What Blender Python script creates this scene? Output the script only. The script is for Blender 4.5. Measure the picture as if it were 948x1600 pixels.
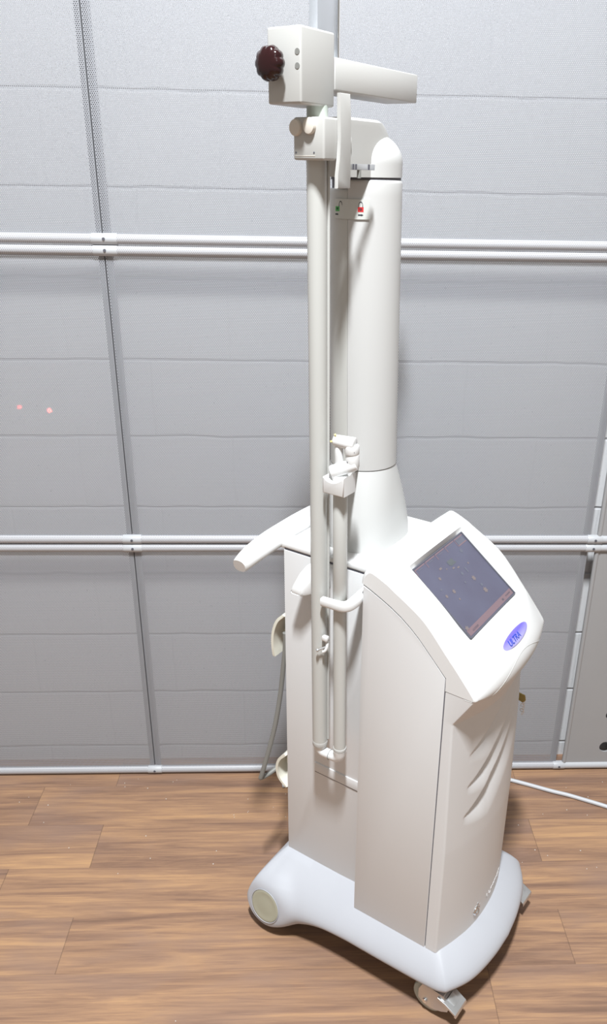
import bpy, bmesh, math, random
from mathutils import Vector, Matrix

# ------------------------------------------------------------------ clear
for o in list(bpy.data.objects):
    bpy.data.objects.remove(o, do_unlink=True)
scene = bpy.context.scene
COL = scene.collection
PI = math.pi

# ------------------------------------------------------------------ camera
W_IMG, H_IMG = 948.0, 1600.0
F_PX, CX_PX, PITCH, ROLL, YAW, CAM_H = 1238.438, 540.443, 0.40558, -0.018174, 0.041573, 1.7199
fw = Vector((math.sin(YAW) * math.cos(PITCH), math.cos(YAW) * math.cos(PITCH), -math.sin(PITCH)))
rt = Vector((math.cos(YAW), -math.sin(YAW), 0.0))
dn = fw.cross(rt)
r2 = math.cos(ROLL) * rt + math.sin(ROLL) * dn
d2 = -math.sin(ROLL) * rt + math.cos(ROLL) * dn
cam_data = bpy.data.cameras.new('camera')
cam_data.sensor_fit = 'VERTICAL'
cam_data.sensor_height = 36.0
cam_data.lens = F_PX / H_IMG * 36.0
cam_data.shift_x = -(CX_PX - W_IMG / 2) / H_IMG
cam_data.clip_start = 0.02
cam = bpy.data.objects.new('camera', cam_data)
COL.objects.link(cam)
m = Matrix((r2, -d2, -fw)).transposed().to_4x4()
m.translation = (0, 0, CAM_H)
cam.matrix_world = m
scene.camera = cam

# ------------------------------------------------------------------ world, lights, exposure
scene.view_settings.view_transform = 'Standard'
scene.view_settings.look = 'None'
scene.view_settings.gamma = 1.0
scene.view_settings.use_curve_mapping = False
scene.view_settings.exposure = 0.0
scene.cycles.transparent_max_bounces = 16
world = bpy.data.worlds.new('room_ambience')
scene.world = world
world.use_nodes = True
bg = world.node_tree.nodes['Background']
bg.inputs['Color'].default_value = (1.0, 0.95, 0.87, 1)
bg.inputs['Strength'].default_value = 0.32


def area_light(name, loc, target, sx, sy, power, color):
    d = bpy.data.lights.new(name, 'AREA')
    d.shape = 'RECTANGLE'
    d.size, d.size_y = sx, sy
    d.energy = power
    d.color = color
    o = bpy.data.objects.new(name, d)
    COL.objects.link(o)
    o.location = loc
    o.rotation_euler = (Vector(target) - Vector(loc)).to_track_quat('-Z', 'Y').to_euler()
    return o


area_light('ceiling_fixture_overhead', (-0.05, 0.0, 4.3), (-0.1, 0.9, 0.6), 0.12, 0.42, 270, (0.93, 0.97, 1.0))
area_light('ceiling_fixture_behind', (0.1, -2.2, 3.4), (0.2, 1.6, 1.0), 1.0, 1.0, 7, (0.95, 0.97, 1.0))

# ------------------------------------------------------------------ materials
MATS = {}


def mat(name, color, rough=0.45, metal=0.0, spec=0.5, coat=0.0, bump=0.0, bump_scale=400.0, var=0.0):
    mt = bpy.data.materials.new(name)
    mt.use_nodes = True
    nt = mt.node_tree
    b = nt.nodes['Principled BSDF']
    b.inputs['Base Color'].default_value = (*color, 1)
    b.inputs['Roughness'].default_value = rough
    b.inputs['Metallic'].default_value = metal
    b.inputs['Specular IOR Level'].default_value = spec
    b.inputs['Coat Weight'].default_value = coat
    tc = nt.nodes.new('ShaderNodeTexCoord')
    if bump > 0:
        n = nt.nodes.new('ShaderNodeTexNoise')
        n.inputs['Scale'].default_value = bump_scale
        n.inputs['Detail'].default_value = 3
        bp = nt.nodes.new('ShaderNodeBump')
        bp.inputs['Strength'].default_value = bump
        bp.inputs['Distance'].default_value = 0.001
        nt.links.new(tc.outputs['Object'], n.inputs['Vector'])
        nt.links.new(n.outputs['Fac'], bp.inputs['Height'])
        nt.links.new(bp.outputs['Normal'], b.inputs['Normal'])
    if var > 0:
        n2 = nt.nodes.new('ShaderNodeTexNoise')
        n2.inputs['Scale'].default_value = 9.0
        n2.inputs['Detail'].default_value = 4
        mx = nt.nodes.new('ShaderNodeMix')
        mx.data_type = 'RGBA'
        mx.inputs['A'].default_value = (*[c * (1 - var) for c in color], 1)
        mx.inputs['B'].default_value = (*[min(1, c * (1 + var)) for c in color], 1)
        nt.links.new(tc.outputs['Object'], n2.inputs['Vector'])
        nt.links.new(n2.outputs['Fac'], mx.inputs['Factor'])
        nt.links.new(mx.outputs['Result'], b.inputs['Base Color'])
    MATS[name] = mt
    return mt


M_ENAMEL = mat('warm_white_enamel', (0.50, 0.495, 0.475), 0.42, bump=0.08, bump_scale=900, var=0.012)
M_BODY = mat('light_grey_enamel', (0.72, 0.722, 0.725), 0.45, bump=0.08, bump_scale=900, var=0.012)
M_WHITE = mat('white_plastic', (0.75, 0.75, 0.745), 0.35, var=0.01)
M_COLUMN = mat('column_white_plastic', (0.565, 0.563, 0.553), 0.4, var=0.01)
M_BOOM = mat('boom_lit_enamel', (0.58, 0.575, 0.555), 0.42, bump=0.08, bump_scale=900)  # arm enamel lightened to stand in for how light falls on the boom
M_FOOT = mat('column_foot_plastic', (0.56, 0.56, 0.55), 0.4)
M_TUBE = mat('arm_tube_enamel', (0.54, 0.54, 0.515), 0.33, var=0.01)
M_BUMPER = mat('lavender_grey_bumper', (0.47, 0.48, 0.515), 0.5, bump=0.05, bump_scale=700, var=0.02)
M_SEAM = mat('dark_seam_and_shade', (0.10, 0.10, 0.12), 0.7)
M_HUB = mat('khaki_hub_cap', (0.40, 0.39, 0.30), 0.6, var=0.10)
M_TYRE = mat('dark_grey_tyre', (0.09, 0.09, 0.09), 0.8)
M_STEEL = mat('zinc_plated_steel', (0.68, 0.69, 0.70), 0.32, metal=0.9, var=0.03)
M_ALU = mat('brushed_aluminium', (0.62, 0.65, 0.70), 0.45, metal=0.5, var=0.03)
M_CHROME = mat('chrome', (0.82, 0.82, 0.82), 0.12, metal=1.0)
M_WHEEL = mat('pale_green_grey_wheel', (0.42, 0.45, 0.41), 0.5)
M_KNOB = mat('maroon_bakelite', (0.022, 0.005, 0.006), 0.16, coat=0.2)
M_PAD = mat('beige_rubber_cap', (0.68, 0.63, 0.56), 0.6)
M_NECK = mat('pale_green_grey_neck', (0.55, 0.60, 0.54), 0.5)
M_CREAM = mat('cream_plastic', (0.78, 0.76, 0.66), 0.45)
M_CORD = mat('grey_pvc_cord', (0.23, 0.23, 0.215), 0.5)
M_CORD2 = mat('pale_grey_pvc_cord', (0.55, 0.56, 0.58), 0.45)
M_BRASS = mat('dull_brass', (0.36, 0.27, 0.09), 0.4, metal=0.6)
M_PLATE = mat('grey_painted_plate', (0.36, 0.36, 0.365), 0.5, var=0.03)
M_FOLD = mat('shaded_grey_steel', (0.30, 0.305, 0.325), 0.5)  # grey darkened so the colour carries the shade on the stiles
M_RAIL = mat('pale_grey_rail', (0.50, 0.51, 0.53), 0.42, var=0.02)
M_STICK = mat('grey_label_film', (0.58, 0.59, 0.56), 0.4)
M_BLACK = mat('black_ink', (0.02, 0.02, 0.03), 0.6)
M_GREEN = mat('green_ink', (0.10, 0.45, 0.12), 0.6)
M_RED = mat('red_ink', (0.55, 0.02, 0.02), 0.6)
M_YELLOW = mat('yellow_dot', (0.80, 0.70, 0.30), 0.5)
M_BLUETEXT = mat('blue_badge_lettering', (0.015, 0.06, 0.42), 0.4)
M_CHIP = mat('white_paint_chip', (0.62, 0.60, 0.56), 0.8)


def badge_material():
    mt = bpy.data.materials.new('violet_blue_badge')
    mt.use_nodes = True
    nt = mt.node_tree
    b = nt.nodes['Principled BSDF']
    b.inputs['Roughness'].default_value = 0.3
    tc = nt.nodes.new('ShaderNodeTexCoord')
    mp = nt.nodes.new('ShaderNodeSeparateXYZ')
    cr = nt.nodes.new('ShaderNodeValToRGB')
    cr.color_ramp.elements[0].position = 0.0
    cr.color_ramp.elements[0].color = (0.62, 0.60, 0.93, 1)
    cr.color_ramp.elements[1].position = 0.85
    cr.color_ramp.elements[1].color = (0.15, 0.12, 0.78, 1)
    nt.links.new(tc.outputs['Generated'], mp.inputs['Vector'])
    nt.links.new(mp.outputs['Z'], cr.inputs['Fac'])
    nt.links.new(cr.outputs['Color'], b.inputs['Base Color'])
    return mt


def display_material():
    mt = bpy.data.materials.new('lit_touch_display')
    mt.use_nodes = True
    nt = mt.node_tree
    b = nt.nodes['Principled BSDF']
    b.inputs['Roughness'].default_value = 0.35
    b.inputs['Base Color'].default_value = (0.05, 0.05, 0.075, 1)
    tc = nt.nodes.new('ShaderNodeTexCoord')
    n = nt.nodes.new('ShaderNodeTexNoise')
    n.inputs['Scale'].default_value = 11.0
    cr = nt.nodes.new('ShaderNodeValToRGB')
    cr.color_ramp.elements[0].position = 0.35
    cr.color_ramp.elements[0].color = (0.135, 0.130, 0.19, 1)
    cr.color_ramp.elements[1].position = 0.65
    cr.color_ramp.elements[1].color = (0.165, 0.172, 0.25, 1)
    nt.links.new(tc.outputs['Object'], n.inputs['Vector'])
    nt.links.new(n.outputs['Fac'], cr.inputs['Fac'])
    nt.links.new(cr.outputs['Color'], b.inputs['Emission Color'])
    b.inputs['Emission Strength'].default_value = 0.55
    return mt


def ui_mat(name, color, e=0.5):
    mt = bpy.data.materials.new(name)
    mt.use_nodes = True
    b = mt.node_tree.nodes['Principled BSDF']
    b.inputs['Base Color'].default_value = (*[c * 0.3 for c in color], 1)
    b.inputs['Emission Color'].default_value = (*color, 1)
    b.inputs['Emission Strength'].default_value = e
    b.inputs['Roughness'].default_value = 0.35
    return mt


M_BADGE = badge_material()
M_DISPLAY = display_material()
M_UIPINK = ui_mat('display_pink_tone', (0.32, 0.22, 0.25))
M_UITAN = ui_mat('display_tan_tone', (0.30, 0.25, 0.25))
M_UIDARK = ui_mat('display_dim_tone', (0.20, 0.21, 0.27))
M_UIGREEN = ui_mat('display_green_tone', (0.17, 0.19, 0.205))


def math_node(nt, op, a, b=None, c=None):
    n = nt.nodes.new('ShaderNodeMath')
    n.operation = op
    for i, v in enumerate((a, b, c)):
        if v is None:
            continue
        if isinstance(v, (int, float)):
            n.inputs[i].default_value = v
        else:
            nt.links.new(v, n.inputs[i])
    return n.outputs[0]


HOLE_PX, HOLE_PZ = 0.0044, 0.0036


def hole_mask(nt, radius):
    tc = nt.nodes.new('ShaderNodeTexCoord')
    sp = nt.nodes.new('ShaderNodeSeparateXYZ')
    nt.links.new(tc.outputs['Object'], sp.inputs[0])
    v = math_node(nt, 'DIVIDE', sp.outputs['Z'], HOLE_PZ)
    row = math_node(nt, 'FLOOR', v)
    odd = math_node(nt, 'FLOORED_MODULO', row, 2.0)
    u = math_node(nt, 'ADD', math_node(nt, 'DIVIDE', sp.outputs['X'], HOLE_PX), math_node(nt, 'MULTIPLY', odd, 0.5))
    du = math_node(nt, 'MULTIPLY', math_node(nt, 'SUBTRACT', math_node(nt, 'FRACT', u), 0.5), HOLE_PX)
    dv = math_node(nt, 'MULTIPLY', math_node(nt, 'SUBTRACT', math_node(nt, 'FRACT', v), 0.5), HOLE_PZ)
    d = math_node(nt, 'SQRT', math_node(nt, 'ADD', math_node(nt, 'MULTIPLY', du, du), math_node(nt, 'MULTIPLY', dv, dv)))
    return math_node(nt, 'LESS_THAN', d, radius)


def perforated_material():
    mt = bpy.data.materials.new('perforated_grey_steel_sheet')
    mt.use_nodes = True
    nt = mt.node_tree
    b = nt.nodes['Principled BSDF']
    b.inputs['Base Color'].default_value = (0.37, 0.38, 0.41, 1)
    b.inputs['Roughness'].default_value = 0.5
    out = nt.nodes['Material Output']
    tr = nt.nodes.new('ShaderNodeBsdfTransparent')
    mx = nt.nodes.new('ShaderNodeMixShader')
    nt.links.new(hole_mask(nt, 0.00137), mx.inputs[0])
    nt.links.new(b.outputs[0], mx.inputs[1])
    nt.links.new(tr.outputs[0], mx.inputs[2])
    nt.links.new(mx.outputs[0], out.inputs['Surface'])
    return mt


def wrapped_tube_material():
    mt = bpy.data.materials.new('perforated_sheet_around_tube')
    mt.use_nodes = True
    nt = mt.node_tree
    b = nt.nodes['Principled BSDF']
    b.inputs['Roughness'].default_value = 0.45
    mx = nt.nodes.new('ShaderNodeMix')
    mx.data_type = 'RGBA'
    mx.inputs['A'].default_value = (0.52, 0.52, 0.54, 1)
    mx.inputs['B'].default_value = (0.20, 0.20, 0.22, 1)
    nt.links.new(hole_mask(nt, 0.0011), mx.inputs['Factor'])
    nt.links.new(mx.outputs['Result'], b.inputs['Base Color'])
    return mt


M_PERF = perforated_material()
M_WRAP = wrapped_tube_material()


def floor_material():
    mt = bpy.data.materials.new('walnut_vinyl_planks')
    mt.use_nodes = True
    nt = mt.node_tree
    b = nt.nodes['Principled BSDF']
    tc = nt.nodes.new('ShaderNodeTexCoord')
    sp = nt.nodes.new('ShaderNodeSeparateXYZ')
    nt.links.new(tc.outputs['Object'], sp.inputs[0])
    PWID, PLEN = 0.1530, 1.22
    # plank row index and coordinates
    v = math_node(nt, 'DIVIDE', math_node(nt, 'SUBTRACT', sp.outputs['Y'], 1.7445), PWID)
    row = math_node(nt, 'FLOOR', v)
    wn = nt.nodes.new('ShaderNodeTexWhiteNoise')
    wn.noise_dimensions = '1D'
    nt.links.new(row, wn.inputs['W'])
    # row shift: rows alternate around the joints seen in the photograph
    odd = math_node(nt, 'FLOORED_MODULO', row, 2.0)
    shift = math_node(nt, 'ADD', math_node(nt, 'MULTIPLY', odd, 0.212), 0.4064)
    u = math_node(nt, 'DIVIDE', math_node(nt, 'SUBTRACT', sp.outputs['X'], math_node(nt, 'MULTIPLY', shift, 1.0)), PLEN)
    colm = math_node(nt, 'FLOOR', u)
    pid = math_node(nt, 'ADD', math_node(nt, 'MULTIPLY', row, 7.13), math_node(nt, 'MULTIPLY', colm, 3.71))
    wn2 = nt.nodes.new('ShaderNodeTexWhiteNoise')
    wn2.noise_dimensions = '1D'
    nt.links.new(pid, wn2.inputs['W'])

    def grain(sx, sy, detail, dist, rough, off):
        cb = nt.nodes.new('ShaderNodeCombineXYZ')
        nt.links.new(math_node(nt, 'MULTIPLY', sp.outputs['X'], sx), cb.inputs[0])
        nt.links.new(math_node(nt, 'MULTIPLY', sp.outputs['Y'], sy), cb.inputs[1])
        nt.links.new(math_node(nt, 'ADD', math_node(nt, 'MULTIPLY', pid, 1.37), off), cb.inputs[2])
        n = nt.nodes.new('ShaderNodeTexNoise')
        n.inputs['Scale'].default_value = 1.0
        n.inputs['Detail'].default_value = detail
        n.inputs['Distortion'].default_value = dist
        n.inputs['Roughness'].default_value = rough
        nt.links.new(cb.outputs[0], n.inputs['Vector'])
        return n.outputs['Fac']
    g1 = grain(1.5, 24.0, 6, 0.7, 0.6, 0.0)
    g2 = grain(6.0, 150.0, 5, 0.6, 0.65, 5.0)
    g3 = grain(3.5, 9.0, 3, 0.4, 0.5, 11.0)
    f = math_node(nt, 'ADD', math_node(nt, 'MULTIPLY', g1, 0.66), math_node(nt, 'MULTIPLY', g2, 0.34))
    f = math_node(nt, 'ADD', f, math_node(nt, 'MULTIPLY', math_node(nt, 'SUBTRACT', wn2.outputs['Value'], 0.5), 0.05))
    cr = nt.nodes.new('ShaderNodeValToRGB')
    els = cr.color_ramp.elements
    els[0].position = 0.30
    els[0].color = (0.155, 0.092, 0.063, 1)
    els[1].position = 0.72
    els[1].color = (0.54, 0.320, 0.160, 1)
    e = els.new(0.43)
    e.color = (0.245, 0.143, 0.095, 1)
    e = els.new(0.53)
    e.color = (0.345, 0.203, 0.122, 1)
    e = els.new(0.62)
    e.color = (0.45, 0.265, 0.143, 1)
    nt.links.new(f, cr.inputs['Fac'])
    # mauve-brown cast drifting through
    mx = nt.nodes.new('ShaderNodeMix')
    mx.data_type = 'RGBA'
    mx.inputs['B'].default_value = (0.27, 0.176, 0.138, 1)
    nt.links.new(cr.outputs['Color'], mx.inputs['A'])
    c3 = nt.nodes.new('ShaderNodeMapRange')
    c3.inputs['From Min'].default_value = 0.48
    c3.inputs['From Max'].default_value = 0.75
    c3.inputs['To Max'].default_value = 0.6
    nt.links.new(g3, c3.inputs['Value'])
    nt.links.new(c3.outputs['Result'], mx.inputs['Factor'])
    # plank joints
    fv = math_node(nt, 'ABSOLUTE', math_node(nt, 'SUBTRACT', math_node(nt, 'FRACT', v), 0.5))
    fu = math_node(nt, 'ABSOLUTE', math_node(nt, 'SUBTRACT', math_node(nt, 'FRACT', u), 0.5))
    s1 = math_node(nt, 'GREATER_THAN', fv, 0.5 - 0.0007 / PWID)
    s2 = math_node(nt, 'GREATER_THAN', fu, 0.5 - 0.0012 / PLEN)
    seam = math_node(nt, 'MULTIPLY', math_node(nt, 'MAXIMUM', math_node(nt, 'MULTIPLY', s1, 0.5), s2), 0.36)
    mx2 = nt.nodes.new('ShaderNodeMix')
    mx2.data_type = 'RGBA'
    mx2.inputs['B'].default_value = (0.05, 0.03, 0.022, 1)
    nt.links.new(mx.outputs['Result'], mx2.inputs['A'])
    nt.links.new(seam, mx2.inputs['Factor'])
    nt.links.new(mx2.outputs['Result'], b.inputs['Base Color'])
    b.inputs['Roughness'].default_value = 0.47
    b.inputs['Specular IOR Level'].default_value = 0.4
    bp = nt.nodes.new('ShaderNodeBump')
    bp.inputs['Strength'].default_value = 0.25
    bp.inputs['Distance'].default_value = 0.0006
    nt.links.new(math_node(nt, 'SUBTRACT', g2, math_node(nt, 'MULTIPLY', seam, 1.0)), bp.inputs['Height'])
    nt.links.new(bp.outputs['Normal'], b.inputs['Normal'])
    return mt


WALL_Y = 2.0208
COURSE_Z0 = 1.8801  # a bed joint height; courses every 0.2032 m


def block_material():
    mt = bpy.data.materials.new('painted_concrete_blocks')
    mt.use_nodes = True
    nt = mt.node_tree
    b = nt.nodes['Principled BSDF']
    b.inputs['Roughness'].default_value = 0.6
    tc = nt.nodes.new('ShaderNodeTexCoord')
    sp = nt.nodes.new('ShaderNodeSeparateXYZ')
    nt.links.new(tc.outputs['Object'], sp.inputs[0])
    nz = nt.nodes.new('ShaderNodeTexNoise')
    nz.inputs['Scale'].default_value = 9.0
    nz.inputs['Detail'].default_value = 3
    nt.links.new(tc.outputs['Object'], nz.inputs['Vector'])
    wob = math_node(nt, 'MULTIPLY', math_node(nt, 'SUBTRACT', nz.outputs['Fac'], 0.5), 0.012)
    v = math_node(nt, 'DIVIDE', math_node(nt, 'ADD', math_node(nt, 'SUBTRACT', sp.outputs['Z'], COURSE_Z0), wob), 0.2032)
    row = math_node(nt, 'FLOOR', v)
    odd = math_node(nt, 'FLOORED_MODULO', row, 2.0)
    u = math_node(nt, 'ADD', math_node(nt, 'DIVIDE', math_node(nt, 'ADD', math_node(nt, 'SUBTRACT', sp.outputs['X'], 0.389), wob), 0.4064), math_node(nt, 'MULTIPLY', odd, 0.5))
    fv = math_node(nt, 'MULTIPLY', math_node(nt, 'ABSOLUTE', math_node(nt, 'SUBTRACT', math_node(nt, 'FRACT', v), 0.5)), 0.2032)
    fu = math_node(nt, 'MULTIPLY', math_node(nt, 'ABSOLUTE', math_node(nt, 'SUBTRACT', math_node(nt, 'FRACT', u), 0.5)), 0.4064)

    def ramp(x, a, c):
        mr = nt.nodes.new('ShaderNodeMapRange')
        mr.interpolation_type = 'SMOOTHSTEP'
        mr.inputs['From Min'].default_value = a
        mr.inputs['From Max'].default_value = c
        nt.links.new(x, mr.inputs['Value'])
        return mr.outputs['Result']
    hj = ramp(fv, 0.1016 - 0.006, 0.1016)
    vj = math_node(nt, 'MULTIPLY', ramp(fu, 0.2032 - 0.005, 0.2032), 0.22)
    joint = math_node(nt, 'MAXIMUM', hj, vj)
    n = nt.nodes.new('ShaderNodeTexNoise')
    n.inputs['Scale'].default_value = 160.0
    n.inputs['Detail'].default_value = 4
    nt.links.new(tc.outputs['Object'], n.inputs['Vector'])
    n2 = nt.nodes.new('ShaderNodeTexNoise')
    n2.inputs['Scale'].default_value = 2.2
    n2.inputs['Detail'].default_value = 3
    nt.links.new(tc.outputs['Object'], n2.inputs['Vector'])
    pits = ramp(n.outputs['Fac'], 0.68, 0.74)
    mx = nt.nodes.new('ShaderNodeMix')
    mx.data_type = 'RGBA'
    mx.inputs['A'].default_value = (0.74, 0.745, 0.77, 1)
    mx.inputs['B'].default_value = (0.80, 0.795, 0.79, 1)
    nt.links.new(n2.outputs['Fac'], mx.inputs['Factor'])
    mx2 = nt.nodes.new('ShaderNodeMix')
    mx2.data_type = 'RGBA'
    mx2.inputs['B'].default_value = (0.33, 0.34, 0.37, 1)
    nt.links.new(mx.outputs['Result'], mx2.inputs['A'])
    nt.links.new(math_node(nt, 'MAXIMUM', math_node(nt, 'MULTIPLY', joint, 0.42), math_node(nt, 'MULTIPLY', pits, 0.55)), mx2.inputs['Factor'])
    nt.links.new(mx2.outputs['Result'], b.inputs['Base Color'])
    bp = nt.nodes.new('ShaderNodeBump')
    bp.inputs['Strength'].default_value = 0.6
    bp.inputs['Distance'].default_value = 0.004
    h = math_node(nt, 'SUBTRACT', math_node(nt, 'MULTIPLY', n.outputs['Fac'], 0.15), joint)
    nt.links.new(h, bp.inputs['Height'])
    nt.links.new(bp.outputs['Normal'], b.inputs['Normal'])
    return mt


# ------------------------------------------------------------------ mesh helpers
def link(name, me, parent=None):
    o = bpy.data.objects.new(name, me)
    COL.objects.link(o)
    if parent is not None:
        o.parent = parent
    return o


def build(name, bm, material, parent=None, sharp=35, smooth=True):
    bmesh.ops.recalc_face_normals(bm, faces=bm.faces[:])
    me = bpy.data.meshes.new(name)
    bm.to_mesh(me)
    bm.free()
    mats = material if isinstance(material, (list, tuple)) else [material]
    for x in mats:
        me.materials.append(x)
    if smooth:
        me.shade_smooth()
        me.set_sharp_from_angle(angle=math.radians(sharp))
    return link(name, me, parent)


def tag(o, label, cat=None, group=None, kind=None):
    o['label'] = label
    if cat:
        o['category'] = cat
    if group:
        o['group'] = group
    if kind:
        o['kind'] = kind
    return o


def add_box(bm, lo, hi, bev=0.0, seg=2, mi=0):
    x0, y0, z0 = lo
    x1, y1, z1 = hi
    vs = [bm.verts.new(c) for c in ((x0, y0, z0), (x1, y0, z0), (x1, y1, z0), (x0, y1, z0), (x0, y0, z1), (x1, y0, z1), (x1, y1, z1), (x0, y1, z1))]
    fs = [bm.faces.new([vs[i] for i in f]) for f in ((3, 2, 1, 0), (4, 5, 6, 7), (0, 1, 5, 4), (1, 2, 6, 5), (2, 3, 7, 6), (3, 0, 4, 7))]
    for f in fs:
        f.material_index = mi
    if bev > 0:
        es = list({e for f in fs for e in f.edges})
        bmesh.ops.bevel(bm, geom=es, offset=bev, segments=seg, profile=0.5, affect='EDGES')
    return vs


def frame_of(d):
    d = Vector(d).normalized()
    a = Vector((0, 0, 1)) if abs(d.z) < 0.9 else Vector((1, 0, 0))
    u = d.cross(a).normalized()
    return u, d.cross(u).normalized(), d


def add_rings(bm, rings, closed=True, cap0=True, cap1=True, mi=0):
    vr = [[bm.verts.new(p) for p in r] for r in rings]
    n = len(rings[0])
    last = n if closed else n - 1
    for a, b in zip(vr[:-1], vr[1:]):
        for i in range(last):
            j = (i + 1) % n
            bm.faces.new((a[i], a[j], b[j], b[i])).material_index = mi
    if cap0 and closed:
        bm.faces.new(vr[0][::-1]).material_index = mi
    if cap1 and closed:
        bm.faces.new(vr[-1]).material_index = mi
    return vr


def add_cyl(bm, a, b, ra, rb=None, n=32, bev=0.0, mi=0):
    """tapered rod from a to b with softened rims"""
    a, b = Vector(a), Vector(b)
    rb = ra if rb is None else rb
    u, v, d = frame_of(b - a)
    L = (b - a).length
    prof = [(0, ra), (L, rb)] if bev <= 0 else [(0, ra - bev), (bev * .3, ra - bev * .3), (bev, ra), (L - bev, rb), (L - bev * .3, rb - bev * .3), (L, rb - bev)]
    rings = []
    for s, r in prof:
        c = a + d * s
        rings.append([c + (u * math.cos(2 * PI * i / n) + v * math.sin(2 * PI * i / n)) * r for i in range(n)])
    add_rings(bm, rings, mi=mi)


def catmull(pts, sub=8):
    pts = [Vector(p) for p in pts]
    out = []
    for i in range(len(pts) - 1):
        p0 = pts[i - 1] if i > 0 else pts[i] * 2 - pts[i + 1]
        p1, p2 = pts[i], pts[i + 1]
        p3 = pts[i + 2] if i + 2 < len(pts) else pts[i + 1] * 2 - pts[i]
        for k in range(sub):
            t = k / sub
            out.append(0.5 * ((2 * p1) + (p2 - p0) * t + (2 * p0 - 5 * p1 + 4 * p2 - p3) * t * t + (3 * p1 - p0 - 3 * p2 + p3) * t ** 3))
    out.append(pts[-1])
    return out


def add_sweep(bm, path, ry, rz=None, n=20, up=(0, 0, 1), mi=0, pw=2.0):
    """superelliptic section swept along a path; ry/rz numbers or per-point lists"""
    path = [Vector(p) for p in path]
    m_ = len(path)
    ry = ry if isinstance(ry, list) else [ry] * m_
    rz = ry if rz is None else (rz if isinstance(rz, list) else [rz] * m_)
    up = Vector(up)
    rings = []
    for i, pnt in enumerate(path):
        t = (path[min(i + 1, m_ - 1)] - path[max(i - 1, 0)]).normalized()
        s = t.cross(up)
        if s.length < 1e-4:
            s = t.cross(Vector((0.3, 1, 0.1)))
        s.normalize()
        w = s.cross(t).normalized()
        ring = []
        for k in range(n):
            a = 2 * PI * k / n
            ca, sa = math.cos(a), math.sin(a)
            q = 2.0 / pw
            ring.append(pnt + s * (math.copysign(abs(ca) ** q, ca) * ry[i]) + w * (math.copysign(abs(sa) ** q, sa) * rz[i]))
        rings.append(ring)
    add_rings(bm, rings, mi=mi)


def add_prism(bm, poly, axis, a, b, bev=0.0, seg=2, mi=0):
    """polygon given in the two other axes, extruded along axis from a to b"""
    def mk(p, w):
        return {'y': (p[0], w, p[1]), 'z': (p[0], p[1], w), 'x': (w, p[0], p[1])}[axis]
    n = len(poly)
    v0 = [bm.verts.new(mk(p, a)) for p in poly]
    v1 = [bm.verts.new(mk(p, b)) for p in poly]
    fs = [bm.faces.new(v0[::-1]), bm.faces.new(v1)]
    fs += [bm.faces.new((v0[i], v0[(i + 1) % n], v1[(i + 1) % n], v1[i])) for i in range(n)]
    for f in fs:
        f.material_index = mi
    if bev > 0:
        es = list({e for f in fs[:2] for e in f.edges})
        bmesh.ops.bevel(bm, geom=es, offset=bev, segments=seg, profile=0.5, affect='EDGES')


def lerp(a, b, t):
    return a + (b - a) * t


def interp(xs, ys, x):
    if x <= xs[0]:
        return ys[0]
    for i in range(len(xs) - 1):
        if x <= xs[i + 1]:
            return lerp(ys[i], ys[i + 1], (x - xs[i]) / (xs[i + 1] - xs[i]))
    return ys[-1]


def text_mesh(body, size, extrude):
    c = bpy.data.curves.new('lettering', 'FONT')
    c.body = body
    c.size = size
    c.extrude = extrude
    c.align_x = 'CENTER'
    c.align_y = 'CENTER'
    o = bpy.data.objects.new('lettering', c)
    COL.objects.link(o)
    bpy.context.view_layer.update()
    dg = bpy.context.evaluated_depsgraph_get()
    me = bpy.data.meshes.new_from_object(o.evaluated_get(dg))
    bpy.data.objects.remove(o, do_unlink=True)
    bpy.data.curves.remove(c)
    return me


# ------------------------------------------------------------------ setting: floor and back wall
bm = bmesh.new()
add_box(bm, (-3.0, -1.5, -0.02), (3.2, WALL_Y, 0.0))
floor = build('floor', bm, floor_material(), smooth=False)
tag(floor, 'brown walnut-look plank floor under the machine', 'floor', kind='structure')
bm = bmesh.new()
add_box(bm, (-3.0, WALL_Y, -0.02), (3.2, WALL_Y + 0.12, 3.2))
wall = build('wall_back', bm, block_material(), smooth=False)
tag(wall, 'white painted concrete block wall behind the mesh panels', 'wall', kind='structure')

# ------------------------------------------------------------------ perforated panels in front of the wall
PY = WALL_Y - 0.065
TR = 0.0117
SEAM_X = [(-0.496, -0.476), ]


def mesh_panel(x0, x1, z0, z1, label):
    root = bpy.data.objects.new('mesh_panel', None)
    COL.objects.link(root)
    root.location = (x0, PY, z0)
    tag(root, label, 'panel', 'perforated mesh panels along the wall')
    w, h = x1 - x0, z1 - z0
    bm = bmesh.new()
    a = [bm.verts.new(c) for c in ((0.0005, 0, TR), (w - 0.0005, 0, TR), (w - 0.0005, 0, h - TR), (0.0005, 0, h - TR))]
    bm.faces.new(a)
    build('perforated_sheet', bm, M_PERF, root, smooth=False)
    for nm, p, q in (('bottom_rail', (0, 0, TR), (w, 0, TR)), ('top_rail', (0, 0, h - TR), (w, 0, h - TR))):
        bm = bmesh.new()
        add_cyl(bm, p, q, TR, n=24)
        build(nm, bm, M_WRAP, root)
    for x, sg in ((0.0, 1), (w, -1)):
        bm = bmesh.new()
        add_box(bm, (min(x, x + sg * 0.0012), -0.0004, 2 * TR), (max(x, x + sg * 0.0012), 0.022, h - 2 * TR))
        build('seam_shade_fold', bm, M_FOLD, root, smooth=False)  # fold added to make the gap between sheets dark
        bm = bmesh.new()
        add_cyl(bm, (x + sg * 0.0085, 0.0095, 2 * TR), (x + sg * 0.0085, 0.0095, h - 2 * TR), 0.0068, n=16)
        build('side_stile', bm, M_FOLD, root)
    return root


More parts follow.
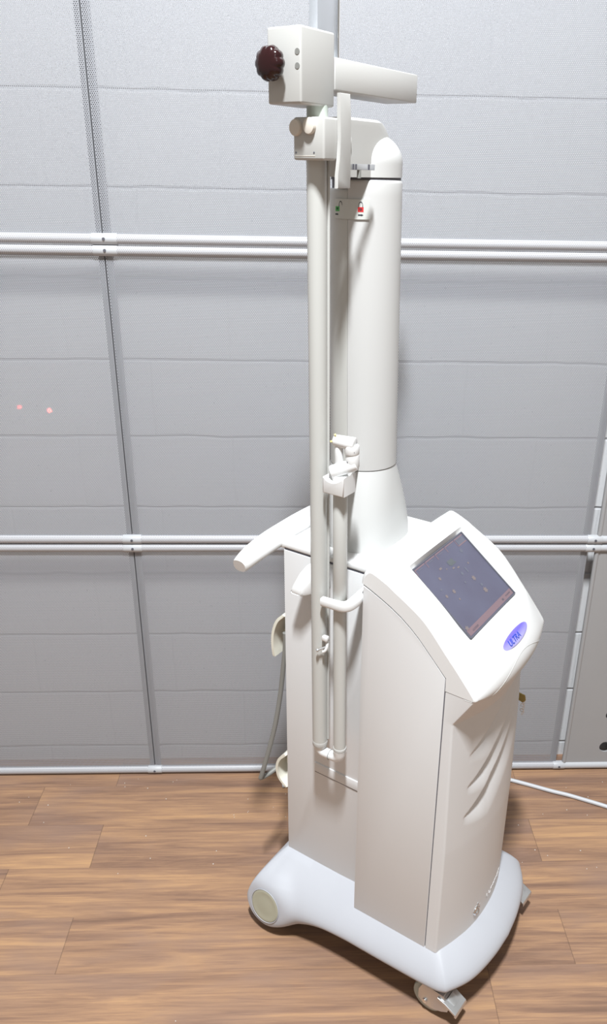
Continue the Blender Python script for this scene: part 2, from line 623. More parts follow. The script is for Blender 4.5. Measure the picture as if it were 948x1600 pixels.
ROWS = [(0.003, 0.7855), (0.7875, 1.5535), (1.5555, 2.33)]
RN = ['bottom', 'middle', 'top']
SX0, SX1, PX1 = -0.4935, 0.7545, 0.7735
for (z0, z1), rn in zip(ROWS, RN):
    mesh_panel(-1.75, SX0 - 0.0015, z0, z1, {
        'bottom': 'grey perforated panel left of the floor-level seam, below the red dots',
        'middle': 'grey perforated panel at far left crossed by two red laser dots',
        'top': 'grey perforated panel at upper left corner, above the red dots'}[rn])
    mesh_panel(SX0 + 0.0015, SX1, z0, z1, {
        'bottom': 'wide grey perforated panel behind the machine cabinet, resting on floor',
        'middle': 'wide grey perforated panel behind the machine column at middle height',
        'top': 'wide grey perforated panel behind the arm head and maroon knob'}[rn])


def plate_panel(x0, x1, z0, z1, label, holes):
    root = bpy.data.objects.new('plate_panel', None)
    COL.objects.link(root)
    root.location = (x0, PY, z0)
    tag(root, label, 'panel', 'solid grey plates at the right')
    w, h = x1 - x0, z1 - z0
    bm = bmesh.new()
    loops = [[(0.008, 2 * TR * .6), (w, 2 * TR * .6), (w, h - 2 * TR * .6), (0.008, h - 2 * TR * .6)]]
    for hx, hz, hr in holes:
        loops.append([(hx - x0 + hr * math.cos(2 * PI * i / 28), hz - z0 + hr * math.sin(2 * PI * i / 28)) for i in range(28)])
    es = []
    for lp in loops:
        vs = [bm.verts.new((p[0], -0.003, p[1])) for p in lp]
        es += [bm.edges.new((vs[i], vs[(i + 1) % len(vs)])) for i in range(len(vs))]
    bmesh.ops.triangle_fill(bm, edges=es, use_beauty=True, use_dissolve=False)
    ext = bmesh.ops.extrude_face_region(bm, geom=bm.faces[:])
    bmesh.ops.translate(bm, verts=[v for v in ext['geom'] if isinstance(v, bmesh.types.BMVert)], vec=(0, 0.006, 0))
    build('plate', bm, M_PLATE, root, smooth=False)
    for nm, z in (('bottom_rail', TR), ('top_rail', h - TR)):
        bm = bmesh.new()
        add_cyl(bm, (0, 0, z), (w, 0, z), TR, n=24)
        build(nm, bm, M_RAIL, root)
    bm = bmesh.new()
    add_cyl(bm, (0.0075, 0.0, 2 * TR), (0.0075, 0.0, h - 2 * TR), 0.0065, n=16)
    build('side_stile', bm, M_PLATE, root)


plate_panel(PX1, 1.6, *ROWS[0], 'solid grey plate with round holes at lower right, on floor',
            [(0.904, 0.205, 0.0165), (0.904, 0.085, 0.0195), (1.15, 0.085, 0.0195), (1.15, 0.205, 0.0165)])
plate_panel(PX1, 1.6, *ROWS[1], 'solid grey plate at right edge above the lower holed plate', [])


def clamp(x, z, w, label, dx=0.0):
    root = bpy.data.objects.new('clamp_sleeve', None)
    COL.objects.link(root)
    root.location = (x, PY, z)
    tag(root, label, 'clamp', 'clamp sleeves joining the panel rails')
    bm = bmesh.new()
    add_cyl(bm, (-w / 2, 0, 0), (w / 2, 0, 0), TR + 0.0012, n=28, bev=0.0008)
    build('sleeve', bm, M_RAIL, root)
    bm = bmesh.new()
    add_cyl(bm, (dx, -TR - 0.0005, 0.001), (dx, -TR - 0.0024, 0.001), 0.0034, n=16)
    build('screw_head', bm, M_SEAM, root)


clamp(SX0 + 0.004, ROWS[1][1] + 0.002 + TR, 0.06, 'upper pale clamp sleeve at the left rail joint above red dots')
clamp(SX0 + 0.004, ROWS[1][1] - TR, 0.056, 'second pale clamp sleeve, just under the topmost left one')
clamp(SX0, ROWS[1][0] + TR, 0.05, 'pale clamp sleeve on the middle left joint, upper of the pair')
clamp(SX0, ROWS[0][1] - TR, 0.05, 'pale clamp sleeve on the middle left joint, lower of the pair')
clamp(SX0, ROWS[0][0] + TR, 0.042, 'pale clamp sleeve on the floor-level rail joint at left')
clamp(0.768, ROWS[1][0] + TR, 0.042, 'upper pale clamp sleeve beside the right edge plate')
clamp(0.766, ROWS[0][1] - TR, 0.042, 'lower pale clamp sleeve beside the right edge plate')
clamp(0.764, ROWS[0][0] + TR, 0.036, 'pale clamp sleeve on the floor rail at right near cord')

# laser dots: two narrow red beams landing on the wall
for (x, z, e) in ((-0.669, 1.156, 60.0), (-0.742, 1.164, 18.0)):
    d = bpy.data.lights.new('red_aiming_beam', 'SPOT')
    d.color = (1.0, 0.06, 0.05)
    d.energy = e
    d.spot_size = math.radians(2.1)
    d.spot_blend = 1.0
    d.shadow_soft_size = 0.0005
    o = bpy.data.objects.new('red_aiming_beam', d)
    COL.objects.link(o)
    hit = Vector((x, WALL_Y - 0.065, z))
    beam = (hit - Vector((0.0, 0.0, 1.70))).normalized()
    o.location = hit - beam * 0.36
    o.rotation_euler = beam.to_track_quat('-Z', 'Y').to_euler()

# ------------------------------------------------------------------ the machine (local: x front, y far side, z up)
FX, FY = 0.81577766, -0.57836563
MROOT = bpy.data.objects.new('medical_laser_machine', None)
COL.objects.link(MROOT)
OX, OY = -0.70, 1.298
MROOT.location = (FX * OX + -FY * OY, FY * OX + FX * OY, 0)
MROOT.rotation_euler = (0, 0, math.atan2(FY, FX))
tag(MROOT, 'white wheeled medical laser console with tall column and tilted touch screen', 'laser machine')


def part(name, bm, material, parent=None, sharp=35, label=None, smooth=True):
    o = build(name, bm, material, parent or MROOT, sharp, smooth)
    if label:
        o['label'] = label
    return o


HS = 0.172          # half width at the front panel edge


def panel_bulge(y):
    t = min(1.0, abs(y) / HS)
    return 0.0415 * (1 - t ** 2.1)


# ---- rear cabinet
bm = bmesh.new()
add_prism(bm, [(-0.207, 0.17), (0.19, 0.17), (0.19, 0.84), (0.05, 0.96), (0.02, 1.003), (-0.207, 1.003)], 'y', -0.134, 0.134, bev=0.004)
part('rear_cabinet', bm, M_BODY)
bm = bmesh.new()
add_prism(bm, [(-0.126, 0.4665), (0.03, 0.4665), (0.03, 0.492), (-0.126, 0.492)], 'y', -0.1362, -0.130, bev=0.0008)
part('service_strip', bm, M_BODY)
bm = bmesh.new()
add_box(bm, (-0.126, -0.1346, 0.4635), (0.03, -0.130, 0.4655))  # dark strip painting the shade below the raised service strip
part('strip_shadow', bm, M_SEAM, smooth=False)
# dark seam under the lid
bm = bmesh.new()
add_box(bm, (-0.205, -0.132, 1.002), (0.03, 0.132, 1.0062))
part('lid_gap', bm, M_SEAM, smooth=False)
# lid
bm = bmesh.new()
lid = []
for (x, y) in ((-0.207, -0.134), (0.035, -0.134), (0.035, 0.134), (-0.207, 0.134)):
    lid.append((x, y))
add_prism(bm, lid, 'z', 1.0058, 1.0195, bev=0.0045, seg=3)
part('top_lid', bm, M_WHITE)

# ---- side panels: top edge follows the console seam
SEAM = [(0.0125, 1.0065), (0.031, 0.9985), (0.054, 0.9875), (0.075, 0.9765), (0.097, 0.963), (0.118, 0.947), (0.136, 0.931), (0.154, 0.912), (0.170, 0.895), (0.195, 0.868)]


def seam_z(x):
    return interp([s[0] for s in SEAM], [s[1] for s in SEAM], x)


for sgn in (-1, 1):
    bm = bmesh.new()
    poly = [(0.012, 0.164), (0.1955, 0.164)] + [(s[0], s[1] - 0.0015) for s in SEAM[::-1]]
    add_prism(bm, poly, 'y', sgn * 0.174, sgn * 0.10, bev=0.0016)
    part('side_panel', bm, M_BODY, sharp=25)
    # dark joint between side panel and front panel / console
    bm = bmesh.new()
    add_box(bm, (0.19, min(sgn * 0.1725, sgn * 0.11), 0.172), (0.1995, max(sgn * 0.1725, sgn * 0.11), 0.862))
    add_prism(bm, [(s[0], s[1] + 0.004) for s in SEAM] + [(s[0], s[1] - 0.02) for s in SEAM[::-1]], 'y', sgn * 0.1722, sgn * 0.11)
    add_box(bm, (0.198, min(sgn * 0.1705, sgn * 0.11), 0.826), (0.243, max(sgn * 0.1705, sgn * 0.11), 0.844))
    part('panel_joint', bm, M_SEAM, smooth=False)


# ---- front panel with sculpted scoops
def chin(z):
    t = max(0.0, min(1.0, (z - 0.772) / 0.066))
    return 0.0385 * t


SCOOPS = [  # (y tip, z tip, width, depth)
    (-0.128, 0.676, 0.085, 0.010),
    (-0.128, 0.597, 0.085, 0.015),
    (-0.132, 0.523, 0.095, 0.018),
]


def scoop_depth(y, z):
    d = 0.0
    for y0, z0, w, A in SCOOPS:
        if y <= y0:
            continue
        s = y - y0
        zc = z0 + 0.62 * s + 1.0 * s * s
        ww = w * min(1.0, 0.22 + s / 0.10)
        t = (zc - z) / ww
        amp = A * min(1.0, s / 0.05) * (1 - 0.35 * min(1.0, s / 0.3))
        if t <= -0.10:
            continue
        if t < 0.06:
            k = (t + 0.10) / 0.16
            k = k * k * (3 - 2 * k)
            d += amp * k
        elif t < 1.0:
            k = (t - 0.06) / 0.94
            d += amp * (1 - k) ** 1.6
    return d


EDGE_X = 0.2175


def front_x(y, z):
    e = EDGE_X + 0.006 * max(0.0, min(1.0, (0.75 - z) / 0.3)) * 1.0
    return e + panel_bulge(y) + chin(z) * (0.55 + 0.45 * (abs(y) / HS) ** 2) - scoop_depth(y, z)


bm = bmesh.new()
ys = [-HS + 2 * HS * i / 150 for i in range(151)]
zs = [0.166 + (0.8385 - 0.166) * i / 230 for i in range(231)]
rows = []
for z in zs:
    r = []
    e = front_x(-HS, z)
    r.append(bm.verts.new((0.1975, -0.1735, z)))
    r.append(bm.verts.new((e - 0.005, -0.1735, z)))
    r.append(bm.verts.new((e - 0.0015, -0.1728, z)))
    for y in ys:
        if abs(y) > HS - 0.0005:
            r.append(bm.verts.new((e + 0.0005, math.copysign(HS - 0.0008, y), z)))
        else:
            r.append(bm.verts.new((front_x(y, z), y, z)))
    r.append(bm.verts.new((e - 0.0015, 0.1728, z)))
    r.append(bm.verts.new((e - 0.005, 0.1735, z)))
    r.append(bm.verts.new((0.1975, 0.1735, z)))
    rows.append(r)
for a, b in zip(rows[:-1], rows[1:]):
    for i in range(len(a) - 1):
        bm.faces.new((a[i], a[i + 1], b[i + 1], b[i]))
bm.faces.new(rows[0][::-1])
bm.faces.new(rows[-1])
bm.faces.new([r[0] for r in rows] + [r[-1] for r in rows[::-1]])
front_panel = part('front_panel', bm, M_BODY, sharp=28)

# ---- console head with recessed screen
SD = Vector((0.131, -0.104)).normalized()          # along the screen, downwards
SN = Vector((-SD.y, SD.x))                         # outward normal
SP0 = Vector((0.079, 1.028))
SLEN = 0.1673


def scr(t, h):
    q = SP0 + SD * t + SN * h
    return (q.x, q.y)


C_CTRL = [(0.018, 1.0195), (0.022, 1.042), (0.034, 1.058), (0.050, 1.0625), scr(-0.012, 0.0140), scr(0, 0.0115), scr(SLEN * .5, 0.0045), scr(SLEN, 0.0035), scr(SLEN + .006, 0.0040),
          (0.247, 0.905), (0.268, 0.880), (0.281, 0.855), (0.282, 0.832), (0.272, 0.812), (0.250, 0.800)]
E_CTRL = [(0.006, 1.0115), (0.009, 1.025), (0.016, 1.0365), (0.027, 1.0415), (0.062, 1.0275), scr(0, -0.009), scr(SLEN * .5, 0.0025), scr(SLEN, -0.0115), scr(SLEN + .006, -0.0133),
          (0.2145, 0.9005), (0.2345, 0.8755), (0.250, 0.8560), (0.2580, 0.8450), (0.2575, 0.8390), (0.240, 0.8385)]
SUBS = [4, 3, 3, 3, 3, 8, 8, 3, 6, 6, 6, 5, 4, 4]


def dense(ctrl):
    pts = [Vector((a, b, 0)) for a, b in ctrl]
    out = []
    for i in range(len(pts) - 1):
        p0 = pts[i - 1] if i > 0 else pts[i] * 2 - pts[i + 1]
        p1, p2 = pts[i], pts[i + 1]
        p3 = pts[i + 2] if i + 2 < len(pts) else pts[i + 1] * 2 - pts[i]
        for k in range(SUBS[i]):
            t = k / SUBS[i]
            out.append((0.5 * ((2 * p1) + (p2 - p0) * t + (2 * p0 - 5 * p1 + 4 * p2 - p3) * t * t + (3 * p1 - p0 - 3 * p2 + p3) * t ** 3), i + t))
    out.append((pts[-1], len(pts) - 1.0))
    return out


CD, ED = dense(C_CTRL), dense(E_CTRL)
T0, T1 = 5.0, 7.0      # control parameters of the screen's top and bottom edge
SW = 0.106             # half width of the screen
y_half = [0.0, 0.02, 0.04, 0.06, 0.08, 0.095, SW, SW + 0.005, 0.120, 0.130, 0.139, 0.147, 0.154, 0.160, 0.165]


def head_point(k, y):
    """surface point of the console for profile sample k at width y"""
    c, tp = CD[k]
    e, _ = ED[k]
    w = 1 - (abs(y) / 0.168) ** 2.4
    q = e.lerp(c, w)
    return q, tp


KC = next(k for k in range(len(CD)) if head_point(k, 0.165)[0].x > 0.195)
bm = bmesh.new()
ylist = [-y for y in y_half[::-1]] + y_half[1:]
grid = []
cheek = []
for k in range(len(CD)):
    row = []
    for y in ylist:
        q, tp = head_point(k, y)
        px, pz = q.x, q.y
        if abs(y) <= SW + 1e-6 and T0 - 1e-6 <= tp <= T1 + 1e-6:
            s = (tp - T0) / (T1 - T0)
            px, pz = scr(s * SLEN, -0.0035)
        row.append((px, y, pz))
    # rounded shoulder and skirt on both sides
    e, tp = head_point(k, 0.165)
    cen = Vector((0.11, 0.88, 0))
    nrm = (e - cen).normalized()

    left = []
    if e.y < 0.8465 and e.x > 0.2:
        for (yy, d) in ((0.1690, 0.0010), (0.1722, 0.0030), (0.174, 0.0065)):
            left.append((e.x - d, yy, e.y))
    else:
        xs_ = max(0.0125, min(e.x, 0.25))
        zs_ = seam_z(xs_) + 0.0015 if xs_ < 0.195 else 0.8405
        if k == KC - 1:
            xs_, zs_ = 0.1962, 0.8690
        elif k == KC:
            xs_, zs_ = 0.1968, 0.8405
        for (yy, d) in ((0.1690, 0.0012), (0.1722, 0.0038), (0.174, 0.0085)):
            q = e - nrm * d
            left.append((q.x, yy, max(q.y, zs_)))
    cheek.append((left[-1][0], left[-1][2]))
    full = [(p[0], -p[1], p[2]) for p in left[::-1]] + row + left
    grid.append([bm.verts.new(p) for p in full])
for a, b in zip(grid[:-1], grid[1:]):
    for i in range(len(a) - 1):
        try:
            bm.faces.new((a[i], a[i + 1], b[i + 1], b[i]))
        except ValueError:
            pass
keep = [cheek[0]]
for c in cheek[1:]:
    if c[0] > keep[-1][0] + 2e-4:
        keep.append(c)
outline = [(x_, z_ + 0.0015) for x_, z_ in SEAM] + [(0.1962, 0.8690), (0.1968, 0.8402), (keep[-1][0] - 0.002, 0.8392)] + keep[::-1]
outline = [outline[0]] + outline[1:]
for sg in (-1, 1):
    f0 = [bm.verts.new((x_, sg * 0.17402, z_)) for x_, z_ in outline]
    f1 = [bm.verts.new((x_, sg * 0.160, z_)) for x_, z_ in outline]
    bm.faces.new(f0)
    n_o = len(outline)
    for i in range(len(SEAM) + 2):
        bm.faces.new((f0[i], f0[i + 1], f1[i + 1], f1[i]))
head = part('console_housing', bm, M_WHITE, sharp=50)

# parting line of the lower lip, an arc across the face
def head_surface(y, tp):
    for k in range(len(CD) - 1):
        if CD[k][1] <= tp <= CD[k + 1][1]:
            f = (tp - CD[k][1]) / max(1e-9, CD[k + 1][1] - CD[k][1])
            a, _ = head_point(k, y)
            b, _ = head_point(k + 1, y)
            q = a.lerp(b, f)
            tng = (b - a).normalized()
            n = Vector((-tng.y, tng.x, 0))
            if n.x < 0 and n.y < 0:
                n = -n
            return Vector((q.x, y, q.y)), Vector((n.x, 0, n.y))
    return None


path = []
for i in range(41):
    t = -1 + 2 * i / 40
    y = t * 0.132
    tp = 10.55 + 2.35 * abs(t) ** 1.9
    q, n = head_surface(y, min(tp, 13.6))
    path.append(q - n * 0.0001)
bm = bmesh.new()
add_sweep(bm, path, 0.0007, 0.0007, n=8)
part('lip_joint', bm, M_ENAMEL, parent=head)

# ---- screen
disp_root = None


def scr3(t, y, h):
    a, b = scr(t, h)
    return Vector((a, y, b))


bm = bmesh.new()
bm.faces.new([bm.verts.new(scr3(t, y, -0.0005)) for t, y in ((0.0005, -SW + .0005), (0.0005, SW - .0005), (SLEN - .0005, SW - .0005), (SLEN - .0005, -SW + .0005))])
ext = bmesh.ops.extrude_face_region(bm, geom=bm.faces[:])
bmesh.ops.translate(bm, verts=[v for v in ext['geom'] if isinstance(v, bmesh.types.BMVert)], vec=(-SN.x * 0.004, 0, -SN.y * 0.004))
display = part('display', bm, M_DISPLAY, smooth=False, label='lit bluish grey touch display')
bm = bmesh.new()
for (a0, a1, b0, b1) in ((-0.001, 0.0015, -SW, SW), (SLEN - 0.0012, SLEN + .001, -SW, SW), (0, SLEN, -SW - .001, -SW + 0.0012), (0, SLEN, SW - 0.0025, SW + .001)):
    vs = [scr3(a, y, h) for h in (-0.003, 0.0012) for a, y in ((a0, b0), (a1, b0), (a1, b1), (a0, b1))]
    v = [bm.verts.new(p) for p in vs]
    for f in ((0, 1, 2, 3), (7, 6, 5, 4), (0, 4, 5, 1), (1, 5, 6, 2), (2, 6, 7, 3), (3, 7, 4, 0)):
        bm.faces.new([v[i] for i in f])
part('display_rim', bm, MATS['dark_seam_and_shade'], parent=display, smooth=False)


def ui_poly(bm, pts, mi=0):
    vs = [bm.verts.new(scr3(t, y, 0.0002)) for t, y in pts]
    bm.faces.new(vs).material_index = mi


def ui_rect(bm, t0, t1, y0, y1, mi=0):
    ui_poly(bm, ((t0, y0), (t0, y1), (t1, y1), (t1, y0)), mi)


bm = bmesh.new()
# row of tabs along the top, thin frames
for i in range(5):
    y0 = -SW + 0.003 + i * 0.0415
    y1 = y0 + 0.039
    y1 = min(y1, SW - 0.005)
    ui_rect(bm, 0.003, 0.0055, y0, y1, 0)
    ui_rect(bm, 0.003, 0.016 if i != 4 else 0.021, y0, y0 + 0.002, 0)
    ui_rect(bm, 0.008, 0.0095, y0 + 0.010, y0 + 0.026, 2)
ui_rect(bm, 0.0185, 0.021, SW - 0.040, SW - 0.006, 0)
ui_rect(bm, 0.0055, 0.0185, SW - 0.0385, SW - 0.009, 2)
# bottom bar
ui_rect(bm, SLEN - 0.0155, SLEN - 0.003, -SW + 0.004, SW - 0.004, 0)
ui_rect(bm, SLEN - 0.010, SLEN - 0.006, -SW + 0.02, -SW + 0.045, 2)
ui_rect(bm, SLEN - 0.011, SLEN - 0.006, SW - 0.052, SW - 0.045, 2)
ui_rect(bm, SLEN - 0.011, SLEN - 0.008, SW - 0.034, SW - 0.012, 2)


def ui_star(bm, t, y, r, mi):
    pts = []
    for i in range(12):
        a = 2 * PI * i / 12
        rr = r if i % 2 == 0 else r * 0.6
        pts.append((t + rr * math.cos(a), y + rr * math.sin(a)))
    ui_poly(bm, pts, mi)


for t, y, r, mi in ((0.088, 0.030, 0.0068, 1), (0.121, 0.034, 0.0075, 1), (0.082, -0.050, 0.0055, 1), (0.108, 0.036, 0.0045, 2), (0.083, -0.002, 0.0035, 2),
                    (0.046, -0.058, 0.0045, 1), (0.080, -0.078, 0.0045, 1), (0.030, 0.060, 0.006, 2), (0.066, 0.010, 0.005, 2), (0.058, 0.050, 0.003, 1), (0.1, -0.052, 0.003, 1), (0.150, -0.095, 0.007, 1)):
    ui_star(bm, t, y, r, mi)
for t, y, w, h, mi in ((0.032, -0.035, 0.009, 0.004, 1), (0.047, 0.0, 0.008, 0.003, 1), (0.052, 0.014, 0.008, 0.003, 1), (0.066, 0.030, 0.004, 0.012, 2), (0.034, 0.006, 0.022, 0.010, 3), (0.040, 0.01, 0.022, 0.003, 3),
                       (0.064, -0.078, 0.006, 0.003, 2), (0.04, -0.02, 0.004, 0.002, 1)):
    ui_rect(bm, t - h / 2, t + h / 2, y - w / 2, y + w / 2, mi)
part('display_icons', bm, [M_UIPINK, M_UITAN, M_UIDARK, M_UIGREEN], parent=display, smooth=False)

# ---- oval badge with lettering on the console face
BT = 9.55


def face_point(dy, dt, lift):
    q, n = head_surface(dy, BT + dt)
    return q + n * lift


def badge_map(a, b, lift):
    """a across (m), b down the face (m) from the badge centre"""
    return face_point(0.002 + a, b / 0.0325, lift)


bm = bmesh.new()
top = []
RA, RB = 0.058, 0.0135
cen_v = bm.verts.new(badge_map(0, 0, 0.0022))
prev = None
for rr, lift in ((0.5, 0.0021), (0.85, 0.0017), (1.0, 0.0003), (1.0, -0.002)):
    ring = [bm.verts.new(badge_map(RA * rr * math.cos(2 * PI * i / 40), RB * rr * math.sin(2 * PI * i / 40), lift)) for i in range(40)]
    for i in range(40):
        j = (i + 1) % 40
        if prev is None:
            bm.faces.new((cen_v, ring[i], ring[j]))
        else:
            bm.faces.new((prev[i], ring[i], ring[j], prev[j]))
    prev = ring
badge = part('name_badge', bm, M_BADGE, parent=head, sharp=60, label='violet blue oval badge')
me = text_mesh('ULTRA', 0.0205, 0.0004)
for v in me.vertices:
    u = -0.014 + v.co.x * 0.80
    vv = -0.003 * 0 - v.co.y * 0.86 + 0.0005
    v.co = badge_map(u, vv, 0.0024 + v.co.z)
me.materials.append(M_BLUETEXT)
link('badge_lettering', me, badge)

# ---- raised logo on the front panel foot
me = text_mesh('LUMENIS', 0.024, 0.0005)


def foot_map(u, v, lift):
    y = u
    z = 0.207 + v
    return Vector((front_x(y, z) + lift, y, z))


for v in me.vertices:
    v.co = foot_map(0.034 + v.co.x * 0.95, v.co.y * 0.8, 0.0002 + v.co.z)
me.materials.append(M_BODY)
link('raised_lettering', me, front_panel)
bm = bmesh.new()
pth = [foot_map(-0.053 + 0.013 * math.cos(a), 0.012 * math.sin(a), 0.001) for a in [math.radians(40 + 280 * i / 24) for i in range(25)]]
add_sweep(bm, pth, [0.0008 + 0.0018 * math.sin(PI * i / 24) for i in range(25)], n=8)
pth = [foot_map(-0.053 + 0.006 * math.cos(a), 0.006 + 0.012 * math.sin(a), 0.001) for a in [math.radians(-60 + 170 * i / 16) for i in range(17)]]
add_sweep(bm, pth, [0.0006 + 0.0012 * math.sin(PI * i / 16) for i in range(17)], n=8)
part('raised_logo', bm, M_CHROME, parent=front_panel)

# ---- bumper base
ST = [  # T (top seam), M (bulge), B (bottom), near half; from rear centre round to front centre
    ((-0.207, 0.0, 0.190), (-0.240, 0.0, 0.150), (-0.250, 0.0, 0.085)),
    ((-0.207, -0.09, 0.190), (-0.238, -0.11, 0.150), (-0.250, -0.12, 0.080)),
    ((-0.207, -0.128, 0.190), (-0.243, -0.190, 0.142), (-0.262, -0.200, 0.078)),
    ((-0.203, -0.134, 0.190), (-0.243, -0.2215, 0.126), (-0.259, -0.226, 0.074)),
    ((-0.195, -0.134, 0.190), (-0.222, -0.2235, 0.118), (-0.240, -0.230, 0.046)),
    ((-0.178, -0.134, 0.190), (-0.200, -0.2245, 0.116), (-0.203, -0.231, 0.033)),
    ((-0.155, -0.134, 0.190), (-0.165, -0.221, 0.117), (-0.166, -0.226, 0.042)),
    ((-0.110, -0.134, 0.190), (-0.115, -0.2155, 0.122), (-0.114, -0.2175, 0.069)),
    ((-0.055, -0.134, 0.1905), (-0.056, -0.2105, 0.127), (-0.056, -0.2125, 0.092)),
    ((0.008, -0.1345, 0.193), (0.008, -0.208, 0.131), (0.008, -0.2105, 0.099)),
    ((0.050, -0.135, 0.195), (0.055, -0.207, 0.132), (0.055, -0.210, 0.100)),
    ((0.100, -0.136, 0.196), (0.110, -0.206, 0.132), (0.111, -0.209, 0.100)),
    ((0.165, -0.137, 0.196), (0.215, -0.204, 0.134), (0.220, -0.207, 0.102)),
    ((0.192, -0.134, 0.195), (0.250, -0.1990, 0.137), (0.256, -0.2030, 0.104)),
    ((0.198, -0.128, 0.195), (0.265, -0.1870, 0.137), (0.269, -0.1890, 0.104)),
    ((0.215, -0.095, 0.193), (0.292, -0.137, 0.135), (0.294, -0.138, 0.101)),
    ((0.230, -0.045, 0.190), (0.309, -0.066, 0.134), (0.309, -0.066, 0.100)),
    ((0.235, 0.0, 0.190), (0.315, 0.0, 0.134), (0.314, 0.0, 0.100)),
]
SUBB = 6


def cr_list(pts):
    return catmull(pts, SUBB)


def linear_list(pts):
    out = []
    for a, b in zip(pts[:-1], pts[1:]):
        for k in range(SUBB):
            out.append(Vector(a).lerp(Vector(b), k / SUBB))
    out.append(Vector(pts[-1]))
    return out


TT = linear_list([s[0] for s in ST])
MM = cr_list([s[1] for s in ST])
BB = cr_list([s[2] for s in ST])
rings = []
for T, Mi, B in zip(TT, MM, BB):
    col = []
    ins = Vector((0.03, 0, 0)) * 0
    inw = Vector((-T.x * 0.12, -T.y * 0.12, 0))
    col.append(T + inw + Vector((0, 0, 0.0)))
    col.append(T)
    for k in range(1, 12):
        t = k / 12
        # quadratic Bezier through M at the middle gives the soft convex flank
        ctrl = (Mi - T * 0.25 - B * 0.25) * 2
        col.append(T * (1 - t) ** 2 + ctrl * 2 * t * (1 - t) + B * t * t)
    col.append(B)
    inward = Vector((-B.x, -B.y, 0)).normalized()
    col.append(B + inward * 0.006 + Vector((0, 0, -0.003)))
    col.append(B + inward * 0.020 + Vector((0, 0, 0.004)))
    col.append(Vector((B.x * 0.7, B.y * 0.7, 0.11)))
    rings.append(col)
full = rings + [[Vector((p.x, -p.y, p.z)) for p in c] for c in rings[-2:0:-1]]
HUBC = Vector((-0.2020, -0.2345, 0.0865))
HUBA = Vector((-0.03, -1.0, 0.20)).normalized()
for c in full:
    for idx in range(2, 15):
        for sg in (1, -1):
            q = Vector((c[idx].x, c[idx].y * sg, c[idx].z))
            w = q - HUBC
            h_ = w.dot(HUBA)
            r_ = (w - HUBA * h_).length
            if abs(h_) < 0.07 and r_ < 0.090:
                k_ = 1.0 if r_ < 0.044 else (0.090 - r_) / 0.046
                k_ = k_ * k_ * (3 - 2 * k_) * (1 - (h_ / 0.07) ** 2)
                q = q - HUBA * (h_ + 0.0008) * k_
                c[idx] = Vector((q.x, q.y * sg, q.z))
bm = bmesh.new()
vv = [[bm.verts.new(p) for p in c] for c in full]
nS = len(vv)
for i in range(nS):
    a, b = vv[i], vv[(i + 1) % nS]
    for j in range(len(a) - 1):
        bm.faces.new((a[j], b[j], b[j + 1], a[j + 1]))
bm.faces.new([c[0] for c in vv])
bm.faces.new([c[-1] for c in vv][::-1])
base = part('bumper_base', bm, M_BUMPER, sharp=32)
# dark line under the cabinet
bm = bmesh.new()
add_box(bm, (-0.2045, -0.1315, 0.168), (0.05, 0.1315, 0.1945))
poly = [(0.19, -0.1705), (0.222, -0.1695)] + [(EDGE_X + 0.005 + panel_bulge(y), y) for y in [(-0.16 + 0.32 * i / 30) for i in range(31)]] + [(0.222, 0.1695), (0.19, 0.1705)]
add_prism(bm, poly, 'z', 0.158, 0.1695)
part('skirt_joint', bm, M_SEAM, smooth=False)

# rear wheels with hub caps
for sgn in (-1, 1):
    bm = bmesh.new()
    add_cyl(bm, (-0.206, sgn * 0.150, 0.066), (-0.206, sgn * 0.205, 0.066), 0.066, n=48, bev=0.008)
    wheel = part('rear_wheel', bm, M_TYRE)
    bm = bmesh.new()
    c = Vector((HUBC.x, -sgn * HUBC.y, HUBC.z))
    ax = Vector((HUBA.x, -sgn * HUBA.y, HUBA.z))
    u, v, d = frame_of(ax)
    rr = []
    for s, r in ((-0.01, 0.0405), (0.0, 0.0405), (0.0012, 0.0395), (0.0020, 0.036), (0.0014, 0.033), (0.0020, 0.020), (0.0026, 0.004)):
        rr.append([c + d * s + (u * math.cos(2 * PI * i / 44) * r + v * math.sin(2 * PI * i / 44) * r) for i in range(44)])
    add_rings(bm, rr)
    part('hub_cap', bm, M_HUB, parent=wheel, label='khaki round hub cap')
    bm = bmesh.new()
    pth = [c + d * 0.0012 + (u * math.cos(2 * PI * i / 44) * 0.0418 + v * math.sin(2 * PI * i / 44) * 0.0418) for i in range(44)]
    rings = []
    for i in range(44):
        out = (pth[i] - c).normalized()
        rings.append([pth[i] + out * 0.0009 * math.cos(2 * PI * k / 8) + d * 0.0009 * math.sin(2 * PI * k / 8) for k in range(8)])
    add_rings(bm, rings + [rings[0]], cap0=False, cap1=False)
    part('hub_rim', bm, M_BUMPER, parent=wheel)


